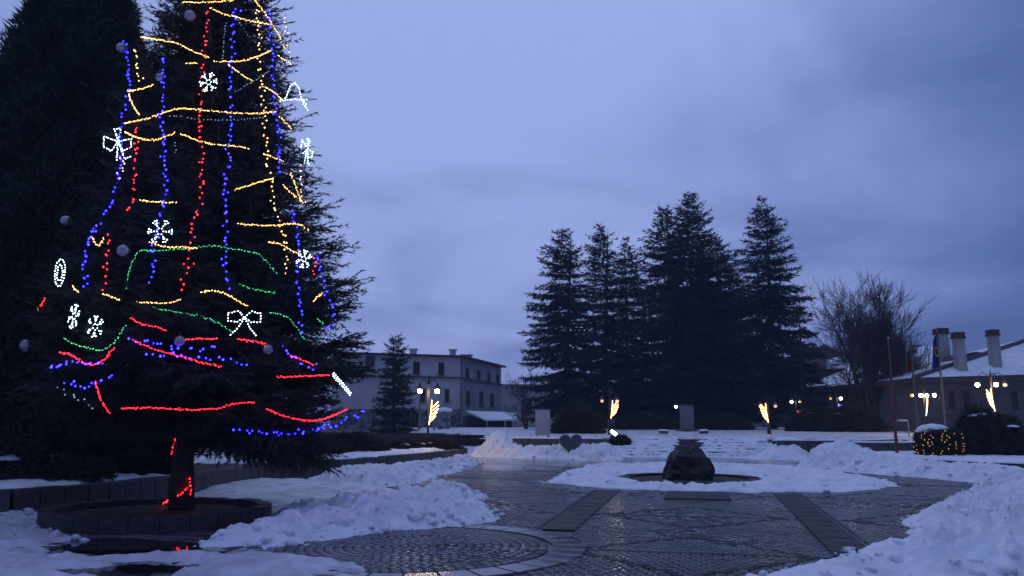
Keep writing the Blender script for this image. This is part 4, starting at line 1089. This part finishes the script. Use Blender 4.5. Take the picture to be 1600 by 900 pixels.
uu, vv = ra / la, rc / lc_
crn = [ra + uu * k_ - vv * k_, -uu * k_ - vv * k_, rc - uu * k_ + vv * k_, back + uu * k_ + vv * k_]
rf.prism([tuple(c) for c in crn], EZ, EZ + .22)
rf = rf.build('roof', M['roof_dark'], bld)
cen = (ra + rc) / 2
rs_ = MB(); top = [cen + (np.array(c) - cen) * .35 for c in crn]
rs_.add([(*c, EZ + .24) for c in [cen + (np.array(q) - cen) * .97 for q in crn]] + [(*c, EZ + .42) for c in top], [(0, 1, 5, 4), (1, 2, 6, 5), (2, 3, 7, 6), (3, 0, 4, 7), (4, 5, 6, 7)])
rs_.build('roof_snow', M['snow'], rf)
zc_ = zpy(590.5)
c1 = MB().box((0, 0, 0), (la, .3, .16)).build('cornice', M['cornice'], bld); c1.location = (*(ra / 2 + np.array((vv[0], vv[1])) * -.1), zc_); c1.rotation_euler = (0, 0, math.atan2(uu[1], uu[0]))
c2 = MB().box((0, 0, 0), (lc_, .3, .16)).build('cornice', M['cornice'], bld); c2.location = (*(rc / 2 - uu * .1), zc_ - .02); c2.rotation_euler = (0, 0, math.atan2(vv[1], vv[0]))
for px, p0, p1, w in ((645, 548, 556, .7), (707, 549, 559, .65), (727, 556, 562, 1.2)):
    ch = MB(); zt = zpy(p0)
    ch.box((0, 0, (zt - EZ) / 2), (w, .6, zt - EZ)); ch.box((0, 0, zt - EZ + .06), (w + .25, .85, .12))
    o = ch.build('chimney', M['plaster_grey'], bld); q = np.array((X(px, 556, 85.8) - A1[0], .8)); o.location = (q[0], q[1] + (.4 if px < 720 else 1.5), EZ + .2)
dp = MB().tube([(0, 0, 0), (0, 0, EZ - .2)], .06, 6).build('downpipe', M['cornice'], bld); dp.location = (*(-vv * .12 - uu * .12), 0)
# lean-to canopy on posts before the right face
cx0, cy0, cz0 = P(724, 643, 80); 
can = thing('lean_to_canopy', 'snow-covered lean-to canopy on white posts beside the building', 'canopy', (cx0, cy0, 0))
wv = X(808, 652, 80) - cx0
zt0, zt1 = P(724, 643, 84)[2], P(800, 655, 78)[2]
cr_ = MB().add([(0, 4, zt0 + .1), (wv, 4, zt0 - .1), (wv, -1.5, zt1), (wv * .42, -1.5, zt1), (0, 4, zt0 - .05), (wv, 4, zt0 - .25), (wv, -1.5, zt1 - .15), (wv * .42, -1.5, zt1 - .15)],
    [(0, 3, 2, 1), (4, 5, 6, 7), (0, 1, 5, 4), (1, 2, 6, 5), (2, 3, 7, 6), (3, 0, 4, 7)]).build('roof', M['snow'], can)
for x_ in (wv * .78, wv * .98, wv * .45): MB().tube([(x_, -1.3, 0), (x_, -1.3, zt1 - .14)], .09, 8).build('post', M['steel'], can)
MB().box((wv * .45, 3.0, (zt0 - .4) / 2), (wv * .9, .2, zt0 - .4)).build('back_wall', M['dark_wall'], can)
MB().box((.1, 1.2, (zt0 - .5) / 2), (.2, 4.5, zt0 - .5)).build('side_wall', M['dark_wall'], can)
# kiosk with snow roof, posts, fence before the building
kx, ky, _ = P(618, 690, 62)
ki = thing('street_kiosk', 'small painted kiosk with snow on its roof before the building', 'kiosk', (kx, ky, 0))
MB().box((0, 0, .9), (.95, .8, 1.8)).build('body', M['graffiti'], ki); MB().box((0, 0, 1.85), (1.15, 1.0, .1)).build('roof', M['cornice'], ki); MB().box((0, 0, 1.96), (1.1, .95, .12), 0, .9).build('snow_cap', M['snow'], ki)
kx, ky, _ = P(693, 690, 66)
ki = thing('street_kiosk', 'larger painted kiosk with round snow top right of the lamp', 'kiosk', (kx, ky, 0))
MB().box((0, 0, 1.1), (1.0, .9, 2.2)).build('body', M['graffiti'], ki); MB().lathe([(.72, 2.2), (.72, 2.32), (.55, 2.48), (.05, 2.56)], (0, 0, 0), 16).build('snow_cap', M['snow'], ki)
for px, lab in ((655, 'thin pale post left of the double street lamp'), (678, 'thin pale post right of the double street lamp')):
    o = MB().tube([(0, 0, 0), (0, 0, 2.6)], .07, 8).box((0, 0, 2.63), (.2, .2, .06)).build('steel_post', M['steel']); o.location = (*P(px, 690, 58)[:2], 0); tag(o, lab, 'post')
# low building joining on the right, behind the spruce edge
x0, x1 = X(783, 600, 105), X(825, 600, 105)
lo_ = thing('low_house', 'plain pale house behind the corner building, by the spruce edge', 'building', (x0, 105, 0))
zt = P(800, 600, 105)[2]
facade(lo_, (-1, 0), (x1 - x0 + 6, 0), -.05, zt, [(4.0, 5.0, 2.5, 3.8), (7, 8, 2.5, 3.8)], M['plaster'])
MB().add([(-1.3, -.4, zt), (x1 - x0 + 6.3, -.4, zt), (x1 - x0 + 6.3, 5, zt + .7), (-1.3, 5, zt + .7), (-1.3, -.4, zt - .15), (x1 - x0 + 6.3, -.4, zt - .15)], [(0, 1, 2, 3), (0, 4, 5, 1)]).build('roof', M['snow'], lo_)
# long dim building behind the tree trunks
x0, x1 = X(850, 660, 110), X(1260, 660, 110)
lg = thing('long_building', 'long dim building behind the spruce trunks', 'building', (x0, 110, TZ))
ww = [(4 + i * 4.4, 5.6 + i * 4.4, 1.0, 2.6) for i in range(7)]
facade(lg, (0, 0), (x1 - x0, 0), -.3, 4.2, ww, M['plaster_grey'])
MB().prism([(-.5, -.6), (x1 - x0 + .5, -.6), (x1 - x0 + .5, 8), (-.5, 8)], 4.2, 4.5).build('roof', M['roof_dark'], lg)

# stone building on the right with snowy roof
Yb = 52.0
bx0, bx1 = X(1432, 600, Yb), X(1800, 600, Yb); ez = P(1500, 592, Yb)[2]
sb_ = thing('stone_building', 'dark stone building with a snowy hipped roof and chimneys at right', 'building', (bx0, Yb, TZ))
W_ = bx1 - bx0; e0 = ez - TZ
ws_ = [(X(px, 620, Yb) - bx0, X(px + 10, 620, Yb) - bx0, e0 - 2.0, e0 - .75) for px in (1482, 1505, 1580, 1640)]
facade(sb_, (0, 0), (W_, 0), -.2, e0, ws_, M['stone_wall'], .25)
facade(sb_, (0, 14), (0, 0), -.2, e0, [], M['stone_wall'])
MB().box((W_ / 2, -.06, e0 - 2.5), (W_, .12, .12)).build('string_course', M['cornice'], sb_)
ov = .7
tilt = .0
rr_ = MB().add([(-ov, -ov, e0), (W_ + ov, -ov, e0 + .45), (W_ + ov, 14, e0 + .45), (-ov, 14, e0), (-ov, -ov, e0 - .3), (W_ + ov, -ov, e0 + .1), (W_ + ov, 14, e0 + .1), (-ov, 14, e0 - .3)],
    [(0, 1, 2, 3), (4, 7, 6, 5), (0, 4, 5, 1), (1, 5, 6, 2), (2, 6, 7, 3), (3, 7, 4, 0)]).build('eaves', M['roof_dark'], sb_)
rp = np.array(P(1640, 520, Yb + 6.5)) - np.array((bx0, Yb, TZ))
MB().add([(-ov + .25, -ov + .08, e0 + .05), (W_ + ov, -ov + .08, e0 + .5), (W_ + ov, 6.5, rp[2]), (rp[0], 6.5, rp[2]), (-ov + .25, 13.8, e0 + .05), (W_ + ov, 13.8, e0 + .5)],
    [(0, 1, 2, 3), (0, 3, 4), (3, 2, 5, 4)]).build('roof', M['snow'], sb_)
# bare verge along the hip
hv = MB(); a_ = np.array((-ov + .2, -ov, e0 + .06)); b_ = rp.copy(); b_[1] = 6.5
hv.tube([a_, a_ + (b_ - a_) * .5, b_], [.16, .18, .18], 6); hv.build('hip_tiles', M['roof_dark'], sb_)
def chimney(px, pt, pb, Y, wpx):
    x, y, zt = P(px, pt, Y); zb = P(px, pb, Y)[2]; w = wpx * Y / F
    c = MB(); h = zt - zb + .4
    c.box((0, 0, h / 2 - .4), (w, w, h), 0, .92)
    o = c.build('chimney', M['plaster_grey'], sb_); o.location = (x - bx0, y - Yb, zb - TZ)
    k = MB(); k.box((0, 0, 0), (w * 1.18, w * 1.18, .12)); k.box((0, 0, .16), (w * 1.05, w * 1.05, .17)); k.box((0, 0, .32), (w * 1.22, w * 1.22, .11), 0, .8)
    ko = k.build('chimney_cap', M['roof_dark'], o); ko.location = (0, 0, h - .4)
chimney(1497, 528, 588, Yb + .5, 14); chimney(1551, 524, 584, Yb + .9, 13.5); chimney(1470, 521, 556, Yb + 7, 16)
dm = MB(); dx, dy, dz = np.array(P(1527, 562, Yb + 3.4)) - np.array((bx0, Yb, TZ))
dm.add([(dx + 1.0 * math.cos(a), dy + q, dz - .2 + .75 * math.sin(a)) for q in (0, 3) for a in np.linspace(0, math.pi, 11)], [tuple(range(11))] + [(i, i + 11, i + 12, i + 1) for i in range(10)])
dm = dm.build('arched_dormer', M['roof_dark'], sb_)
# wing behind
Yw = 66.0
wx0, wx1 = X(1335, 600, Yw), X(1520, 600, Yw); we = P(1400, 598, Yw)[2] - TZ
wg = thing('rear_wing', 'rear wing with snowy roof behind the flags', 'building', (wx0, Yw, TZ))
facade(wg, (0, 0), (wx1 - wx0, 0), -.2, we, [(4, 5, we - 2, we - .8), (7, 8, we - 2, we - .8)], M['dark_wall'])
rz0 = P(1500, 540, Yw + 6)[2] - TZ; rxl = X(1412, 556, Yw + 6) - wx0
MB().add([(-.6, -.6, we), (wx1 - wx0 + .6, -.6, we), (wx1 - wx0 + .6, 6, rz0), (rxl, 6, rz0 - .2), (-.6, 12, we)], [(0, 1, 2, 3), (0, 3, 4)]).build('roof', M['snow'], wg)
MB().tube([(-.6, -.65, we + .03), (rxl, 5.9, rz0 - .12)], .2, 6).build('hip_tiles', M['roof_dark'], wg)
MB().box(((wx1 - wx0) / 2, -.5, we - .12), (wx1 - wx0 + 1.2, .3, .2)).build('eaves', M['roof_dark'], wg)
# dark house behind the bare trees
Yd = 84.0
hx0, hx1 = X(1205, 600, Yd), X(1345, 600, Yd); he = P(1300, 577, Yd)[2] - TZ
dh = thing('dark_house', 'dark house with a low pitched roof behind the bare trees', 'building', (hx0, Yd, TZ))
facade(dh, (0, 0), (hx1 - hx0, 0), -.2, he, [(2 + 2.6 * i, 3.1 + 2.6 * i, 2.4, 3.8) for i in range(3)], M['dark_wall'])
hz = P(1290, 538, Yd + 4)[2] - TZ; hm = X(1290, 538, Yd + 4) - hx0
MB().add([(-.6, -.6, he), (hx1 - hx0 + .6, -.6, he), (hm, 4, hz), (-.6, 9, he), (hx1 - hx0 + .6, 9, he)], [(0, 1, 2), (0, 2, 3), (1, 4, 2), (3, 2, 4)]).build('roof', M['roof_dark'], dh)
q0 = np.array((hx1 - hx0 + .5, -.66, he + .05)); q1 = np.array((hm * .75, -.66, he + .05)); q2 = np.array((hm, 4, hz))
MB().add([q1, q0, q0 + (q2 - q0) * .55 + np.array((0, -.05, .05)), q1 + (q2 - q1) * .30 + np.array((0, -.05, .05))], [(0, 1, 2, 3)]).build('roof_snow', M['snow'], dh)

# ------------------------------------------------------------------ furniture of the square
# blank white board on feet
wb = thing('white_board', 'blank white upright board on feet left of the spruces', 'board', (*P(848, 687, 39)[:2], TZ))
h_ = P(848, 641, 39)[2] - TZ
MB().box((0, 0, h_ / 2 + .08), (.70, .06, h_ - .16)).build('panel', M['board'], wb)
MB().box((0, -.002, h_ + .02), (.76, .09, .05)).build('top_rail', M['steel'], wb)
for s in (-1, 1): MB().box((s * .27, 0, .06), (.1, .5, .14)).build('foot', M['iron'], wb)
# heart-shaped frame in front of the wall
hx, hy, hz_ = P(892, 708, 33.6)
ht = thing('heart_frame', 'grey heart-shaped lattice frame standing before the terrace wall', 'heart', (hx, hy, 0))
T = np.linspace(0, 2 * math.pi, 41)[:-1]
hw = .47
hp = [(hw * (16 * math.sin(t) ** 3) / 16, hw * (13 * math.cos(t) - 5 * math.cos(2 * t) - 2 * math.cos(3 * t) - math.cos(4 * t)) / 16 + .62) for t in T]
MB().tube([(a, 0, b) for a, b in hp] + [(hp[0][0], 0, hp[0][1])], .022, 6, cap=False).build('rim', M['steel'], ht)
pn = MB(); pn.add([(a, -.012, b) for a, b in hp] + [(a, .012, b) for a, b in hp], [tuple(range(40)), tuple(reversed(range(40, 80)))]); pn.build('panel', M['heart'], ht)
for i in range(-3, 4):
    xs_ = i * .12; zz_ = [b for a, b in hp if abs(a - xs_) < .06]
    if len(zz_) > 1: MB().tube([(xs_, -.018, min(zz_)), (xs_, -.018, max(zz_))], .008, 4).build('bar', M['steel'], ht)
MB().tube([(0, 0, -.02), (0, 0, .14)], .03, 6).build('foot', M['iron'], ht)
# monument
mo = thing('monument', 'plain grey upright monument stone at the top of the steps', 'monument', (*P(1074, 680, 54)[:2], TZ), ANG)
h_ = P(1074, 634, 54)[2] - TZ
MB().box((0, 0, .12), (1.5, 1.1, .24)).build('plinth', M['monument'], mo); MB().box((0, 0, h_ / 2 + .1), (.92, .5, h_ - .2), 0, .96).build('slab', M['monument'], mo)
MB().box((0, 0, h_ + .04), (.98, .56, .08)).build('cap', M['cornice'], mo); MB().box((0, -.7, .06), (.7, .3, .35), 0, .8).build('wreath_stand', M['hedge'], mo)
# cut stones on the steps' top edge
for px, lab in ((1037, 'small snow-capped stone left of the monument'), (1100, 'small snow-capped stone right of the monument')):
    s = thing('marker_stone', lab, 'stone', (*P(px, 684, 44)[:2], TZ))
    MB().box((0, 0, .14), (.5, .35, .3), 0, .85).build('body', M['block'], s); MB().box((0, 0, .33), (.44, .31, .09), 0, .75).build('snow_cap', M['snow'], s)
# flagpoles
def flag(px, Y, zb, ptop, label, cols, m_pole, fw=.55, fh=1.5, stars=False):
    x, y, zt = P(px, ptop, Y); root = thing('flagpole', label, 'flagpole', (x, y, zb)); H = zt - zb
    MB().tube([(0, 0, 0), (0, 0, H * .5), (0, 0, H)], [.06, .05, .03], 8).build('pole', m_pole, root)
    MB().lathe([(.11, 0), (.11, .06), (.07, .1)], (0, 0, 0), 10).build('base', M['iron'], root)
    MB().lathe([(.01, -.05), (.05, 0), (.01, .06)], (0, 0, H + .03), 8).build('finial', M['steel'], root)
    if cols:
        nu_, nv_ = 18, 18; V_, mi_ = [], []
        for side_ in (0, 1):
            for j in range(nv_ + 1):
                for i in range(nu_ + 1):
                    u, v = i / nu_, j / nv_
                    w = fw * (.34 + .25 * v) * u                                  # gathered folds, hanging limp
                    V_.append((-.04 - w - .03 * math.sin(u * 16 + v * 2) * u, .09 * math.sin(u * 19 + v * 3) * (.3 + v) + side_ * .012, H - .15 - fh * v - .28 * u * (1 - .3 * v)))
        fs = []
        for side_ in (0, 1):
            o_ = side_ * (nu_ + 1) * (nv_ + 1)
            for j in range(nv_):
                for i in range(nu_):
                    k = o_ + j * (nu_ + 1) + i; fs.append((k, k + 1, k + nu_ + 2, k + nu_ + 1)); mi_.append(min(len(cols) - 1, int(j / nv_ * len(cols))))
        me = mesh_np('flag', V_, fs, cols, mi_, True); fo = link('flag', me, root)
        if stars:
            for k in range(12):
                a = k * math.pi / 6; st_ = MB()
                p5 = [(.035 * (1 if q % 2 == 0 else .42) * math.sin(q * math.pi / 5), .035 * (1 if q % 2 == 0 else .42) * math.cos(q * math.pi / 5)) for q in range(10)]
                st_.add([(p_, 0, q_) for p_, q_ in p5], [tuple(range(10))])
                so = st_.build('star', M['star'], fo); so.location = (-.17 + .09 * math.cos(a), -.13, H - .15 - fh * .55 + .2 * math.sin(a))
flag(1388, 28.5, .33, 530, 'bare reddish flagpole behind the right wall', None, M['red_paint'])
flag(1422, 40, TZ, 524, 'flagpole with a limp white, green and red flag', [M['flag_w'], M['flag_g'], M['flag_r']], M['cornice'])
flag(1464, 38, TZ, 518, 'flagpole with a limp dark blue flag', [M['flag_b']], M['cornice'], stars=True)
# sign post with an oval plate
sp = thing('sign_post', 'pale post with an oval plate behind the right wall', 'sign', (*P(1421, 690, 38)[:2], TZ))
h_ = P(1421, 657, 38)[2] - TZ
MB().tube([(0, 0, -.05), (0, 0, h_ - .02)], .035, 8).build('post', M['steel'], sp)
pl = MB().lathe([(.01, -.05), (.24, -.04), (.26, 0), (.24, .04), (.01, .05)], (0, 0, 0), 16, 1, .5).build('plate', M['board'], sp); pl.location = (-.26, 0, h_)
# hedge block wrapped in yellow lights
lx_, ly_, _ = P(1468, 712, 27.2)
lh = thing('lit_hedge', 'boxy hedge wrapped in tiny yellow lights with a snow cap', 'hedge', (lx_, ly_, .33))
g = np.random.default_rng(9); n = 9000
a = g.random(n) * 6.283; zz_ = g.random(n) * .86; sq = (np.abs(np.cos(a)) ** 2.8 + np.abs(np.sin(a)) ** 2.8) ** (-1 / 2.8)
rr_ = .62 * sq * (.9 + .16 * g.random(n)); top_ = g.random(n) < .3
rr_ = np.where(top_, rr_ * np.sqrt(g.random(n)), rr_); zz_ = np.where(top_, .84 + .06 * g.random(n), zz_)
p = np.stack([rr_ * np.cos(a), rr_ * np.sin(a), zz_], -1); d = p - np.array((0, 0, .4)) + g.normal(0, .3, (n, 3)); d /= np.linalg.norm(d, axis=1)[:, None]
V = blades(p, d, np.full(n, .06), .06, .07, .025, g, 2, .8)
link('foliage', mesh_np('foliage', V, np.arange(len(V)).reshape(-1, 3), [M['hedge']]), lh)
MB().lathe([(.58, 0), (.58, .8), (.5, .84)], (0, 0, 0), 20).build('inner_foliage', M['hedge'], lh)
cp = MB().lathe([(.98, 0), (1.02, .12), (.93, .45), (.6, .8), (.05, .95)], (0, 0, 0), 22).build('snow_cap', M['snow'], lh, smooth=True); cp.location = (-.18, -.05, .84); cp.scale = (.54, .45, .30)
b = MB()
for col_ in range(20):
    a0 = 2 * math.pi * col_ / 20 + g.normal(0, .05)
    for z_ in np.arange(.04, .9, .07):
        a1 = a0 + g.normal(0, .05); s_ = (abs(math.cos(a1)) ** 2.8 + abs(math.sin(a1)) ** 2.8) ** (-1 / 2.8)
        if g.random() < .55: octa(b, (.70 * s_ * math.cos(a1), .70 * s_ * math.sin(a1), z_ + g.normal(0, .012)), .011 + .006 * g.random())
tag(b.build('bulbs', emit('bulb_hedge', (1.0, .52, .14), 1.8), lh), kind='stuff')
# teal kiosk and benches in the park on the left
tk = thing('teal_kiosk', 'teal painted kiosk seen under the decorated tree', 'kiosk', (*P(190, 700, 36)[:2], LZ))
MB().box((0, 0, 1.0), (4.2, 2, 2.0)).build('body', M['teal'], tk); MB().box((0, 0, 2.06), (4.6, 2.4, .12)).build('roof', M['cornice'], tk); MB().box((0, -1.02, 1.2), (3.0, .06, .9)).build('shutter', M['cornice'], tk)
def bench(px, Y, label, rz):
    b = thing('park_bench', label, 'bench', (*P(px, 700, Y)[:2], LZ), rz)
    for k in range(3): MB().box((0, -.18 + k * .16, .45), (1.6, .13, .04)).build('seat_slat', M['wood'], b)
    for k in range(2): MB().box((0, .26, .62 + k * .17), (1.6, .04, .13)).build('back_slat', M['wood'], b)
    for s in (-1, 1):
        MB().box((s * .65, 0, .215), (.07, .4, .43)).build('leg', M['block'], b)
        MB().box((s * .65, .29, .62), (.06, .04, .5)).build('back_post', M['iron'], b)
    MB().box((0, -.02, .50), (1.56, .42, .06), 0, .93).build('snow_cap', M['snow'], b)
bench(140, 25, 'snowy park bench left of the decorated trunk', .1)
bench(365, 30, 'snowy park bench right of the decorated trunk', -.15)

# ------------------------------------------------------------------ dusk air
hz_ = MB().box((0, 580, 13), (1420, 1270, 28)).build('haze', None)
hm_ = bpy.data.materials.new('haze'); hm_.use_nodes = True
hn = hm_.node_tree.nodes; hn.clear()
pv = hn.new('ShaderNodeVolumePrincipled'); pv.inputs['Color'].default_value = (.60, .72, 1.0, 1); pv.inputs['Density'].default_value = .0010
ho = hn.new('ShaderNodeOutputMaterial'); hm_.node_tree.links.new(pv.outputs[0], ho.inputs['Volume'])
hz_.data.materials.clear(); hz_.data.materials.append(hm_)
tag(hz_, kind='stuff')
